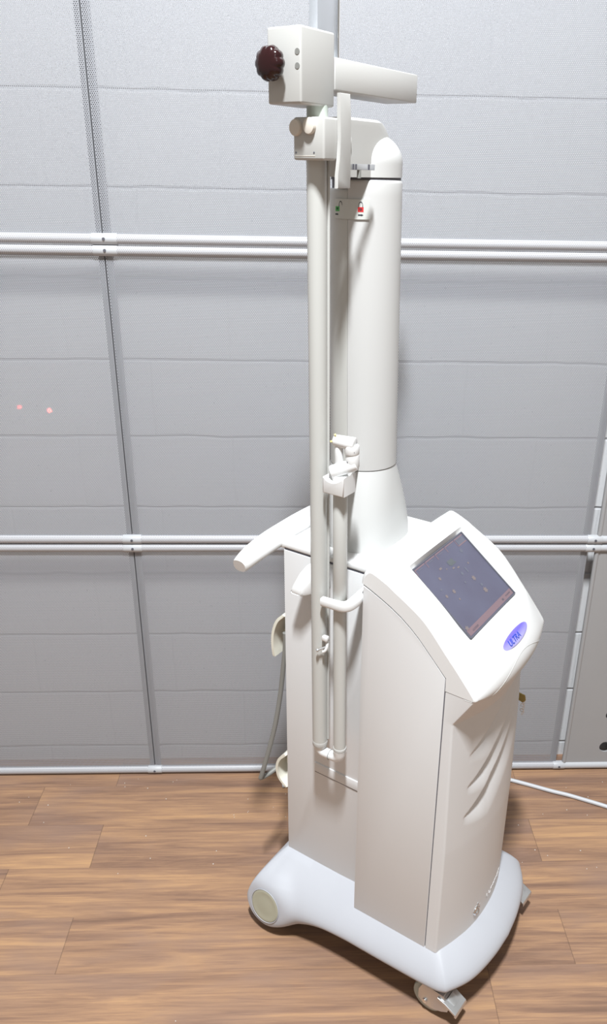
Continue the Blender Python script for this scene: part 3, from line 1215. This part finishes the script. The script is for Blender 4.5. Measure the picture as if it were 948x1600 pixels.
# front castors with brake pedals
def castor(cx, cy, az):
    """az: direction (radians, local) in which the brake pedal points"""
    root = bpy.data.objects.new('castor', None)
    COL.objects.link(root)
    root.parent = MROOT
    root.location = (cx, cy, 0)
    root.rotation_euler = (0, 0, az)
    R_ = 0.0375
    bm = bmesh.new()
    rr = []
    for s, r in ((-0.011, 0.018), (-0.011, 0.031), (-0.0095, 0.0355), (-0.005, R_), (0.005, R_), (0.0095, 0.0355), (0.011, 0.031), (0.011, 0.018)):
        rr.append([Vector((-0.022 + r * math.cos(2 * PI * i / 40), s, R_ + r * math.sin(2 * PI * i / 40))) for i in range(40)])
    add_rings(bm, rr)
    build('castor_wheel', bm, M_WHEEL, root)
    bm = bmesh.new()
    # fork: two cheeks and a crown
    for sg in (-1, 1):
        poly = [(-0.040, 0.034), (-0.026, 0.024), (-0.008, 0.022), (0.020, 0.036), (0.034, 0.046), (0.036, 0.056), (0.026, 0.072), (0.022, 0.084), (-0.030, 0.084), (-0.040, 0.060)]
        add_prism(bm, poly, 'y', sg * 0.0165, sg * 0.0190, bev=0.0006)
    add_box(bm, (-0.030, -0.019, 0.081), (0.022, 0.019, 0.085), bev=0.001)
    build('castor_fork', bm, M_STEEL, root)
    bm = bmesh.new()
    add_cyl(bm, (-0.022, -0.0225, R_), (-0.022, 0.0225, R_), 0.0055, n=16, bev=0.001)
    build('axle_bolt', bm, M_CHROME, root)
    bm = bmesh.new()
    add_cyl(bm, (0, 0, 0.082), (0, 0, 0.112), 0.013, n=24)
    build('castor_stem', bm, M_SEAM, root)
    bm = bmesh.new()
    poly = [(0.010, 0.078), (0.030, 0.072), (0.056, 0.060), (0.058, 0.055), (0.055, 0.054), (0.029, 0.066), (0.010, 0.072)]
    add_prism(bm, poly, 'y', -0.0235, 0.0235, bev=0.001)
    add_box(bm, (0.052, -0.0215, 0.047), (0.057, 0.0215, 0.058), bev=0.001)
    poly = [(0.026, 0.0745), (0.028, 0.0755), (0.046, 0.0670), (0.045, 0.0650)]
    add_prism(bm, poly, 'y', -0.011, 0.011, bev=0.0005)
    build('brake_pedal', bm, M_STEEL, root)
    return root


castor(0.240, -0.178, math.radians(-4))
castor(0.253, 0.174, math.radians(-4))

# ---- column: flared skirt, front shell, rear shell
def plan_pts(n, f):
    return [f(2 * PI * i / n) for i in range(n)]


def foot_plan(a):
    """flat-nosed foot of the column on the lid"""
    ca, sa = math.cos(a), math.sin(a)
    q = 2.0 / 2.9
    x = -0.103 + math.copysign(abs(ca) ** q, ca) * 0.089
    y = math.copysign(abs(sa) ** q, sa) * 0.098
    return Vector((x, y, 0))


def round_plan(a, cx, r):
    return Vector((cx + r * math.cos(a), r * math.sin(a), 0))


bm = bmesh.new()
rings = []
N = 72
ZB, ZT = 1.0185, 1.1795
for i in range(0, 25):
    t = i / 24
    z = lerp(ZB, ZT, t)
    k = (1 - t) ** 0.85 if t > 0.0 else 1.0
    k = 1 - math.sin(t * PI / 2) ** 0.9 * 1.0
    k = max(0.0, 1 - t ** 1.45)
    ring = []
    for j in range(N):
        a = 2 * PI * j / N
        p_, r_ = foot_plan(a), round_plan(a, -0.1025, 0.0665)
        v = r_.lerp(p_, k)
        ring.append(Vector((v.x, v.y, z)))
    rings.append(ring)
rings.insert(0, [Vector((-0.103 + (v.x + 0.103) * 0.985, v.y * 0.985, ZB - 0.0015)) for v in rings[0]])
add_rings(bm, rings)
part('column_foot', bm, M_FOOT, sharp=40)
bm = bmesh.new()
add_rings(bm, [[Vector((-0.103 + (v.x + 0.103) * 1.004, v.y * 1.004, z)) for v in rings[1]] for z in (1.0168, 1.0193)])
part('foot_gasket', bm, M_SEAM, smooth=False)


def col_center(z):
    return lerp(-0.1015, -0.1125, (z - 1.18) / (1.71 - 1.18))


def shell(name, a0, a1, z0, z1, r0, r1, mi, thick=0.008):
    bm = bmesh.new()
    n = 48
    ang = [math.radians(lerp(a0, a1, i / n)) for i in range(n + 1)]
    rr = []
    zl = [z0 + 0.001, z0 + 0.003] + [lerp(z0, z1, i / 20) for i in range(1, 20)] + [z1 - 0.007, z1 - 0.0035, z1 - 0.0012, z1]
    for z in zl:
        cx = col_center(z)
        r = lerp(r0, r1, (z - z0) / (z1 - z0))
        d = max(0.0, 0.007 - (z1 - z)) / 0.007
        ro = r - 0.006 * (1 - math.sqrt(max(0.0, 1 - d * d)))
        outer = [Vector((cx + ro * math.cos(a), ro * math.sin(a), z)) for a in ang]
        inner = [Vector((cx + (r - thick) * math.cos(a), (r - thick) * math.sin(a), z)) for a in ang[::-1]]
        rr.append(outer + inner)
    add_rings(bm, rr)
    return part(name, bm, mi, sharp=40)


shell('column_front_shell', -86.0, 140, 1.1805, 1.7085, 0.0668, 0.0655, M_COLUMN)
shell('column_rear_shell', 142, 273.5, 1.1805, 1.6935, 0.0668, 0.0655, M_TUBE)
bm = bmesh.new()
add_rings(bm, [[Vector((col_center(z) + r * math.cos(2 * PI * i / 40), r * math.sin(2 * PI * i / 40), z)) for i in range(40)] for z, r in ((1.175, 0.060), (1.7095, 0.060), (1.7125, 0.060))])
part('column_core', bm, M_SEAM)

# ---- elbow on the column and the turret beside it
bm = bmesh.new()
EX, EW = -0.1115, 0.0400     # centre line and half width
rings = []
ZE0, ZE1 = 1.7115, 1.8005


def elbow_plan(z):
    """rounded far end that slopes away towards the top"""
    d = max(0.0, (z - 1.733) / (ZE1 - 1.733))
    reach = 0.064 - 0.078 * (1 - math.sqrt(max(0.0, 1 - d ** 2.2 * 0.97)))
    pts = []
    tb = max(0.0, (z - (ZE1 - 0.006)) / 0.006)
    w = EW - 0.005 * (1 - math.sqrt(max(0, 1 - tb * tb)))
    near = -0.122
    pts.append((EX - w, near))
    pts.append((EX + w - 0.004, near))
    pts.append((EX + w, near + 0.004))
    ycut = min(-0.012 - 0.02 * d, reach - 0.03)
    for i in range(33):
        a = PI / 2 * (1 - 2 * i / 32)
        pts.append((EX + w * math.sin(a), ycut + (reach - ycut) * math.cos(a)))
    return [Vector((x, y, z)) for x, y in pts]


for z in [ZE0, ZE0 + 0.01, 1.733] + [lerp(1.733, ZE1, i / 16) for i in range(1, 17)]:
    rings.append(elbow_plan(z))
add_rings(bm, rings)
elbow = part('arm_elbow', bm, M_ENAMEL, sharp=30)
bm = bmesh.new()
rings = []
for i in range(26):
    t = i / 25
    z = lerp(ZE0, 1.7350, t / 0.3) if t < 0.3 else 1.7350 + 0.050 * math.sin((t - 0.3) / 0.7 * PI / 2)
    r = 0.0645 if t < 0.3 else max(0.002, 0.0645 * math.cos((t - 0.3) / 0.7 * PI / 2))
    rings.append([Vector((-0.1125 + r * math.cos(2 * PI * k / 56), r * math.sin(2 * PI * k / 56), z)) for k in range(56)])
add_rings(bm, rings)
part('elbow_dome', bm, M_COLUMN, sharp=40)
bm = bmesh.new()
add_cyl(bm, (-0.112, 0, 1.707), (-0.112, 0, 1.7125), 0.0625, n=48)
part('swivel_ring', bm, M_SEAM)

bm = bmesh.new()
add_box(bm, (-0.1055, -0.2235, 1.735), (-0.0475, -0.172, 1.7945), bev=0.0035, seg=3)
turret = part('arm_turret', bm, M_ENAMEL)
bm = bmesh.new()
add_cyl(bm, (-0.088, -0.174, 1.764), (-0.088, -0.118, 1.764), 0.021, n=40)
part('turret_pivot', bm, M_ENAMEL, parent=turret)
for x, z in ((-0.0985, 1.780), (-0.0725, 1.782)):
    bm = bmesh.new()
    u = 36
    rr = []
    for s, r in ((-0.2215, 0.0105), (-0.228, 0.0105), (-0.2300, 0.0095), (-0.2308, 0.006), (-0.2310, 0.001)):
        rr.append([Vector((x + r * math.cos(2 * PI * i / u), s, z + r * 1.12 * math.sin(2 * PI * i / u))) for i in range(u)])
    add_rings(bm, rr)
    part('end_cap', bm, M_PAD, parent=turret, label='beige round rubber cap')
bm = bmesh.new()
add_box(bm, (-0.1015, -0.2239, 1.7405), (-0.064, -0.2225, 1.7412))
part('cover_line', bm, M_PAD, parent=turret, smooth=False)
for x in (-0.100, -0.066):
    bm = bmesh.new()
    add_cyl(bm, (x, -0.2232, 1.7455), (x, -0.2240, 1.7455), 0.0014, n=14)
    part('cover_screw', bm, M_SEAM, parent=turret)

# neck and upper head
bm = bmesh.new()
add_cyl(bm, (-0.084, -0.190, 1.792), (-0.084, -0.190, 1.814), 0.0165, n=36)
part('arm_neck', bm, M_NECK, label='pale green grey neck')
bm = bmesh.new()
add_box(bm, (-0.1290, -0.2540, 1.8100), (-0.0672, -0.1680, 1.9095), bev=0.0035, seg=3)
upper = part('arm_head', bm, M_ENAMEL)
for z in (1.8765, 1.8585):
    bm = bmesh.new()
    add_cyl(bm, (-0.0738, -0.2530, z), (-0.0738, -0.2546, z), 0.0041, n=20)
    part('screw_recess', bm, M_CORD, parent=upper)
# lobed knob
bm = bmesh.new()
rr = []
KX, KZ = -0.1090, 1.861
for s, r, lob in ((0.2530, 0.007, 0), (0.2630, 0.007, 0), (0.2645, 0.0185, .5), (0.2665, 0.0215, 1), (0.2730, 0.0228, 1), (0.2795, 0.0212, 1), (0.2820, 0.0190, .7), (0.2842, 0.0150, .2), (0.2858, 0.0090, 0), (0.2862, 0.0020, 0)):
    ring = []
    for i in range(96):
        a = 2 * PI * i / 96
        q = r * (1 + 0.055 * lob * (abs(math.cos(5 * a)) ** 0.7 * 2 - 1.1))
        ring.append(Vector((KX + q * math.cos(a), -s, KZ + q * math.sin(a))))
    rr.append(ring)
add_rings(bm, rr)
part('clamp_knob', bm, M_KNOB, sharp=60, parent=upper, label='dark maroon lobed knob')

# boom and rising bar
bm = bmesh.new()
add_box(bm, (-0.1330, -0.1640, 1.8340), (-0.0690, 0.0960, 1.8785), bev=0.0022)
part('counter_boom', bm, M_BOOM, parent=upper)
bm = bmesh.new()
add_box(bm, (-0.1150, -0.1690, 1.86), (-0.0990, -0.1175, 2.12), bev=0.001)
bar = part('rising_bar', bm, M_ALU, label='silver aluminium bar')
bm = bmesh.new()
add_box(bm, (-0.1000, -0.1175, 1.86), (-0.0960, -0.1105, 2.12), bev=0.001)
part('bar_edge', bm, M_CHROME, parent=bar)

# hanging lever in front of the joint
bm = bmesh.new()
prof = [(1.6955, -0.1965, -0.1605), (1.712, -0.1955, -0.1605), (1.735, -0.1900, -0.1605), (1.765, -0.1885, -0.1610), (1.795, -0.1905, -0.1615), (1.828, -0.1920, -0.1640)]
poly = [(a, z) for z, a, b in prof] + [(b, z) for z, a, b in prof[::-1]]
add_prism(bm, poly, 'x', -0.0470, -0.0405, bev=0.0012)
part('hanging_lever', bm, M_ENAMEL, sharp=30)

# release latch on the elbow front
bm = bmesh.new()
add_box(bm, (-0.0490, -0.1640, 1.7225), (-0.0425, -0.0840, 1.7315), bev=0.0008)
latch = part('release_latch', bm, M_STEEL)
for y in (-0.150, -0.142, -0.103):
    bm = bmesh.new()
    add_box(bm, (-0.0432, y - 0.0022, 1.7228), (-0.0420, y + 0.0022, 1.7312))
    part('latch_slot', bm, M_SEAM, parent=latch, smooth=False)
bm = bmesh.new()
add_cyl(bm, (-0.0455, -0.128, 1.7235), (-0.0455, -0.128, 1.7105), 0.0034, n=16)
part('latch_pin', bm, M_CORD, parent=latch)

# lock label wrapped on the column
bm = bmesh.new()
SA0, SA1 = -112.0, -52.0


def stick(a, z, lift):
    r = 0.0662 + lift
    cx = col_center(1.66)
    return Vector((cx + r * math.cos(math.radians(a)), r * math.sin(math.radians(a)), z))


Z0S, Z1S = 1.6440, 1.6765
rr = []
for i in range(25):
    a = lerp(SA0, SA1, i / 24)
    rr.append([stick(a, Z0S, 0), stick(a, Z1S, 0), stick(a, Z1S, 0.0018), stick(a, Z0S, 0.0018)])
add_rings(bm, rr)
label_plate = part('lock_label', bm, M_STICK, sharp=30, label='grey label with green and red padlocks')


def icon(bm, pts, mi):
    vs = [bm.verts.new(stick(a, z, 0.0021)) for a, z in pts]
    bm.faces.new(vs).material_index = mi


def icon_rect(bm, a0, a1, z0, z1, mi):
    icon(bm, ((a0, z0), (a1, z0), (a1, z1), (a0, z1)), mi)


for (ac, mi, opened) in ((-104.0, 0, True), (-65.0, 1, False)):
    bm = bmesh.new()
    wd = 4.2
    icon_rect(bm, ac - wd, ac + wd, 1.6560, 1.6640, mi)
    icon_rect(bm, ac - wd * .12, ac + wd * .12, 1.6575, 1.6625, 2)
    icon_rect(bm, ac - wd * .45, ac - wd * .2, 1.6590, 1.6620, 2)
    icon_rect(bm, ac + wd * .2, ac + wd * .45, 1.6590, 1.6620, 2)
    sx = ac + (wd * 1.5 if opened else 0)
    for i in range(12):
        t0, t1 = PI * i / 12, PI * (i + 1) / 12
        q = [(sx - wd * .75 * math.cos(t) * k, 1.6665 + 0.0065 * math.sin(t) * k) for t, k in ((t0, 1.0), (t1, 1.0), (t1, .78), (t0, .78))]
        icon(bm, q, 2)
    for s in (-1, 1):
        if opened and s > 0:
            continue
        icon_rect(bm, sx + s * wd * .67 - .5, sx + s * wd * .67 + .5, 1.6638, 1.6668, 2)
    # direction arrow under the lock
    icon_rect(bm, ac - wd * .9, ac + wd * .45, 1.6500, 1.6522, 2)
    if opened:
        icon(bm, ((ac - wd * 1.25, 1.6511), (ac - wd * .7, 1.6495), (ac - wd * .7, 1.6527)), 2)
    else:
        icon(bm, ((ac + wd * 1.0, 1.6511), (ac + wd * .3, 1.6530), (ac + wd * .3, 1.6492)), 2)
    part('open_padlock_symbol' if opened else 'closed_padlock_symbol', bm, [M_GREEN, M_RED, M_BLACK], parent=label_plate, smooth=False)

# ---- articulated arm tubes
bm = bmesh.new()
T1a, T1b = Vector((-0.0850, -0.190, 1.737)), Vector((-0.0730, -0.190, 0.606))
add_cyl(bm, T1a, T1b, 0.0163, 0.0156, n=40)
tube1 = part('arm_tube', bm, M_TUBE)
bm = bmesh.new()
add_cyl(bm, T1b + Vector((0, 0, 0.010)), T1b + Vector((0, 0, -0.001)), 0.0160, n=40, bev=0.0006)
part('tube_collar', bm, M_ENAMEL, parent=tube1)
# slim rod on the shaded side of the tube
bm = bmesh.new()
add_cyl(bm, (-0.0705, -0.178, 1.735), (-0.0585, -0.182, 0.62), 0.0026, n=14)
part('guide_rod', bm, M_TUBE)
bm = bmesh.new()
add_cyl(bm, (-0.0745, -0.178, 1.735), (-0.0655, -0.178, 0.92), 0.0018, n=10)
part('cable_line', bm, M_CORD, label='thin dark cable')

T2b, T2t = Vector((-0.0235, -0.190, 0.612)), Vector((-0.0315, -0.190, 1.196))
bm = bmesh.new()
add_cyl(bm, T2b, T2b.lerp(T2t, 0.60), 0.0128, n=36)
tube2 = part('arm_tube', bm, M_TUBE)
bm = bmesh.new()
add_cyl(bm, T2b.lerp(T2t, 0.60), T2t, 0.0133, n=36, bev=0.0006)
part('tube_sleeve', bm, M_TUBE, parent=tube2)
bm = bmesh.new()
add_cyl(bm, T2b + Vector((0, 0, 0.008)), T2b + Vector((0, 0, -0.001)), 0.0138, n=36, bev=0.0006)
part('tube_collar', bm, M_ENAMEL, parent=tube2)
# lower elbow linking both tubes
bm = bmesh.new()
pts = catmull([(-0.073, -0.190, 0.604), (-0.0725, -0.190, 0.596), (-0.066, -0.190, 0.5885), (-0.048, -0.190, 0.588), (-0.032, -0.190, 0.590), (-0.0245, -0.190, 0.598), (-0.0235, -0.190, 0.612)], 6)
n_ = len(pts)
add_sweep(bm, pts, [0.0140 - 0.0035 * math.sin(PI * i / (n_ - 1)) for i in range(n_)], n=24, up=(0, 1, 0))
part('lower_elbow', bm, M_WHITE)
bm = bmesh.new()
pth = [Vector((-0.047, -0.190 + 0.0112 * math.cos(2 * PI * i / 28), 0.588 + 0.0112 * math.sin(2 * PI * i / 28))) for i in range(28)]
rr = [[q + (q - Vector((-0.047, -0.19, 0.588))).normalized() * 0.0006 * math.cos(2 * PI * k / 6) + Vector((1, 0, 0)) * 0.0006 * math.sin(2 * PI * k / 6) for k in range(6)] for q in pth]
add_rings(bm, rr + [rr[0]], cap0=False, cap1=False)
part('elbow_ring', bm, M_CORD)

# saddle that holds the second tube, standing off the column foot
bm = bmesh.new()
sec = []
for i in range(17):
    t = i / 16
    x = lerp(-0.0535, -0.0085, t)
    sag = 0.011 * math.sin(PI * t) ** 0.8
    sec.append((x, 1.221 + 0.006 * t - sag))
add_prism(bm, [(-0.0535, 1.1905), (-0.0085, 1.1905)] + sec[::-1], 'y', -0.2150, -0.1740, bev=0.0025)
saddle = part('tube_saddle', bm, M_WHITE, sharp=45)
bm = bmesh.new()
add_prism(bm, [(-0.050, -0.176), (-0.030, -0.176), (-0.075, -0.058), (-0.100, -0.064)], 'z', 1.1915, 1.2010, bev=0.002)
part('saddle_bracket', bm, M_ENAMEL, parent=saddle)

# handpiece joints above the saddle
bm = bmesh.new()
add_cyl(bm, (-0.0330, -0.190, 1.196), (-0.0330, -0.190, 1.222), 0.0130, 0.0150, n=32, bev=0.001)
add_cyl(bm, (-0.0460, -0.199, 1.2260), (-0.0060, -0.178, 1.2445), 0.0125, 0.0115, n=32, bev=0.003)
jl = part('handpiece_knuckle', bm, M_WHITE)
bm = bmesh.new()
add_cyl(bm, (-0.0370, -0.186, 1.233), (-0.0385, -0.186, 1.276), 0.0078, n=28, bev=0.001)
add_cyl(bm, (-0.0130, -0.180, 1.238), (-0.0135, -0.180, 1.264), 0.0125, n=32, bev=0.001)
part('handpiece_link', bm, M_WHITE)
bm = bmesh.new()
add_cyl(bm, (-0.0480, -0.188, 1.2835), (-0.0080, -0.180, 1.2805), 0.0105, 0.0125, n=32, bev=0.003)
add_cyl(bm, (-0.0140, -0.181, 1.262), (-0.0140, -0.181, 1.279), 0.0132, n=32, bev=0.002)
jt = part('handpiece_knuckle', bm, M_WHITE)
for c, d in (((-0.0465, -0.1985, 1.284), (-0.2, -1, .35)), ((-0.0420, -0.193, 1.2955), (-0.1, -0.5, 1.0))):
    bm = bmesh.new()
    c, d = Vector(c), Vector(d).normalized()
    add_cyl(bm, c - d * 0.002, c + d * 0.0010, 0.0019, n=14)
    part('yellow_dot', bm, M_YELLOW, parent=jt)
for c in ((-0.0400, -0.2125, 1.2225), (-0.0045, -0.1885, 1.2690), (-0.0160, -0.1925, 1.2500)):
    bm = bmesh.new()
    c = Vector(c)
    add_cyl(bm, c, c + Vector((0.0004, -0.0012, 0)), 0.0010, n=10)
    part('set_screw', bm, M_SEAM, parent=jl)

# two-armed hook holder on the cabinet side
bm = bmesh.new()
rings = []
for y, zl, zh, x0, x1 in ((-0.130, 0.950, 1.000, -0.127, -0.085), (-0.150, 0.946, 0.994, -0.137, -0.098), (-0.163, 0.939, 0.976, -0.147, -0.112), (-0.173, 0.9335, 0.951, -0.156, -0.128), (-0.1755, 0.9345, 0.944, -0.157, -0.132)):
    rings.append([Vector(p) for p in ((x0, y, zl), (x1, y, zl), (x1, y, zh), (x0, y, zh))])
add_rings(bm, rings)
es = [e for e in bm.edges]
bmesh.ops.bevel(bm, geom=es, offset=0.0035, segments=2, profile=0.5, affect='EDGES')
part('tube_rest', bm, M_WHITE, sharp=45)
bm = bmesh.new()
HZ = 0.968
pth = catmull([(0.0, -0.128, HZ + 0.004), (0.0, -0.152, HZ + 0.003), (0.0, -0.185, HZ + 0.001), (-0.0015, -0.197, HZ), (-0.005, -0.203, HZ - 0.001), (-0.011, -0.2065, HZ - 0.002), (-0.022, -0.2075, HZ - 0.003), (-0.040, -0.2070, HZ - 0.004), (-0.058, -0.2065, HZ - 0.005)], 6)
add_sweep(bm, pth, [0.0110 - 0.0035 * (i / (len(pth) - 1)) for i in range(len(pth))], [0.0105 - 0.0015 * (i / (len(pth) - 1)) for i in range(len(pth))], n=20, pw=3.2)
part('tube_hook', bm, M_WHITE, sharp=50)

# small clip with a steel pin on the first tube
bm = bmesh.new()
add_sweep(bm, [Vector((-0.0565 + 0.008 * math.cos(a), -0.2035 + 0.004 * math.sin(a), 0.862 + 0.012 * math.sin(a))) for a in [math.radians(-80 + 200 * i / 16) for i in range(17)]], 0.0030, n=10)
add_box(bm, (-0.0590, -0.208, 0.874), (-0.0460, -0.198, 0.885), bev=0.0025)
clip = part('cable_clip', bm, M_WHITE)
bm = bmesh.new()
add_cyl(bm, (-0.0520, -0.203, 0.8600), (-0.0640, -0.213, 0.8535), 0.0020, n=12)
add_cyl(bm, (-0.0630, -0.2122, 0.8540), (-0.0660, -0.2147, 0.8524), 0.0034, n=14, bev=0.0005)
part('clip_pin', bm, M_STEEL, parent=clip)

# ---- push handle behind the lid
bm = bmesh.new()
half = [(-0.2420, -0.2320, 0.9945), (-0.2430, -0.1880, 1.0040), (-0.2430, -0.1300, 1.0110), (-0.2420, -0.0650, 1.0140), (-0.2420, 0.0, 1.0150)]
pts = catmull(half + [(x, -y, z) for x, y, z in half[-2::-1]], 8)
n_ = len(pts)
ry = [0.0150 + 0.0165 * math.sin(PI * i / (n_ - 1)) ** 0.6 for i in range(n_)]
rz = [0.0135 + 0.0020 * math.sin(PI * i / (n_ - 1)) for i in range(n_)]
add_sweep(bm, pts, ry, rz, n=28, pw=2.5)
handle = part('push_handle', bm, M_WHITE, sharp=50)
for sg in (-1, 1):
    bm = bmesh.new()
    add_box(bm, (-0.225, min(sg * 0.090, sg * 0.128), 1.0005), (-0.200, max(sg * 0.090, sg * 0.128), 1.0185), bev=0.004)
    part('handle_bracket', bm, M_WHITE, parent=handle)

# ---- cord cleats on the back
def cleat(z0, pts, y0, y1):
    bm = bmesh.new()
    c = catmull([(x, 0, z0 + z) for x, z in pts], 6)
    th = 0.0065
    outer, inner = [], []
    for i, q in enumerate(c):
        t = (c[min(i + 1, len(c) - 1)] - c[max(i - 1, 0)]).normalized()
        n = Vector((t.z, 0, -t.x))
        outer.append((q.x, q.z))
        inner.append((q.x + n.x * th, q.z + n.z * th))
    add_prism(bm, outer + inner[::-1], 'y', y0, y1, bev=0.0012)
    add_box(bm, (-0.235, y0 + 0.028, z0 - 0.012), (-0.205, y1, z0 + 0.012), bev=0.003)
    part('cord_cleat', bm, M_CREAM, sharp=45)


cleat(0.775, [(-0.212, 0.062), (-0.230, 0.042), (-0.241, 0.012), (-0.2435, -0.020), (-0.240, -0.050)], -0.128, -0.062)
cleat(0.420, [(-0.214, 0.040), (-0.232, 0.018), (-0.239, -0.008), (-0.233, -0.034), (-0.212, -0.052)], -0.128, -0.062)

# ------------------------------------------------------------------ cords and the key
MW = Matrix.Translation(MROOT.location) @ Matrix.Rotation(math.atan2(FY, FX), 4, 'Z')


def to_world(q):
    return MW @ Vector(q)


def solo(name, bm, material, label, cat, group=None):
    """top-level mesh whose origin sits at its own base"""
    lo = Vector((min(v.co.x for v in bm.verts), min(v.co.y for v in bm.verts), min(v.co.z for v in bm.verts)))
    hi = Vector((max(v.co.x for v in bm.verts), max(v.co.y for v in bm.verts), max(v.co.z for v in bm.verts)))
    c = Vector(((lo.x + hi.x) / 2, (lo.y + hi.y) / 2, lo.z))
    bmesh.ops.translate(bm, verts=bm.verts[:], vec=-c)
    o = build(name, bm, material)
    o.location = c
    return tag(o, label, cat, group)


bm = bmesh.new()
pts = catmull([to_world(q) for q in ((-0.222, -0.113, 0.786), (-0.2225, -0.112, 0.752), (-0.228, -0.113, 0.700), (-0.236, -0.116, 0.62), (-0.247, -0.125, 0.53), (-0.262, -0.135, 0.45), (-0.276, -0.143, 0.385), (-0.280, -0.140, 0.372),
                                       (-0.272, -0.115, 0.373), (-0.258, -0.080, 0.385), (-0.246, -0.045, 0.396), (-0.232, -0.010, 0.410))], 8)
add_sweep(bm, pts, 0.0056, n=14, up=(0.3, 0.2, 1))
solo('power_cord', bm, M_CORD, 'grey cord hanging from the cream cleats behind the cabinet', 'cord')

bm = bmesh.new()
pts = catmull([(-0.10, 1.885, 0.006), (0.15, 1.925, 0.006), (0.45, 1.932, 0.006), (0.548, 1.912, 0.006), (0.589, 1.903, 0.006), (0.645, 1.8805, 0.006), (0.716, 1.849, 0.006), (0.780, 1.823, 0.006), (0.93, 1.745, 0.006), (1.15, 1.60, 0.006)], 8)
add_sweep(bm, pts, 0.0060, n=14)
solo('floor_cable', bm, M_CORD2, 'pale grey cable lying on the floor at right', 'cable')

bm = bmesh.new()
KQ = (0.212, 0.176, 0.622)
add_cyl(bm, (0.208, 0.160, 0.624), (0.208, 0.186, 0.624), 0.003, n=12)
loop = []
add_prism(bm, [(0.206, 0.632), (0.233, 0.628), (0.236, 0.616), (0.231, 0.607), (0.213, 0.612), (0.206, 0.618)], 'y', 0.186, 0.189, bev=0.0006)
bmesh.ops.transform(bm, matrix=MW, verts=bm.verts[:])
key = solo('key', bm, M_BRASS, 'brass key sticking out of the far side of the front panel', 'key')
bm = bmesh.new()
rr = []
for i in range(5):
    z = 0.607 - 0.007 * i
    c = Vector((0.231 + 0.0015 * (-1) ** i, 0.1875, z))
    rings = []
    for k in range(12):
        a = 2 * PI * k / 12
        o_ = Vector((math.cos(a) * (1 if i % 2 else 0.2), math.cos(a) * (0.2 if i % 2 else 1), math.sin(a)))
        q = c + o_ * 0.0042
        rings.append([q + o_.normalized() * 0.0009 * math.cos(2 * PI * j / 6) + Vector((0.3, 0.9, 0)).normalized() * 0.0009 * math.sin(2 * PI * j / 6) for j in range(6)])
    add_rings(bm, rings + [rings[0]], cap0=False, cap1=False)
bmesh.ops.transform(bm, matrix=MW, verts=bm.verts[:])
bmesh.ops.translate(bm, verts=bm.verts[:], vec=-key.location)
build('key_chain', bm, M_STEEL, key)

# ------------------------------------------------------------------ paint chips on the floor
random.seed(7)
bm = bmesh.new()
for i in range(85):
    x = random.uniform(-0.95, 1.1)
    y = random.choice((random.uniform(1.5, 1.94), random.uniform(1.75, 1.94), random.uniform(1.1, 1.9)))
    if -0.25 < x < 0.55 and y < 1.72:
        continue
    s = random.uniform(0.0008, 0.0019)
    a = random.uniform(0, PI)
    n_ = random.randint(4, 6)
    pts = [(x + s * random.uniform(.6, 1.2) * math.cos(a + 2 * PI * k / n_), y + s * random.uniform(.6, 1.2) * math.sin(a + 2 * PI * k / n_)) for k in range(n_)]
    add_prism(bm, pts, 'z', 0.0, 0.0010)
chips = build('paint_chips', bm, M_CHIP, smooth=False)
tag(chips, 'tiny white paint chips scattered on the wooden floor', 'debris', kind='stuff')
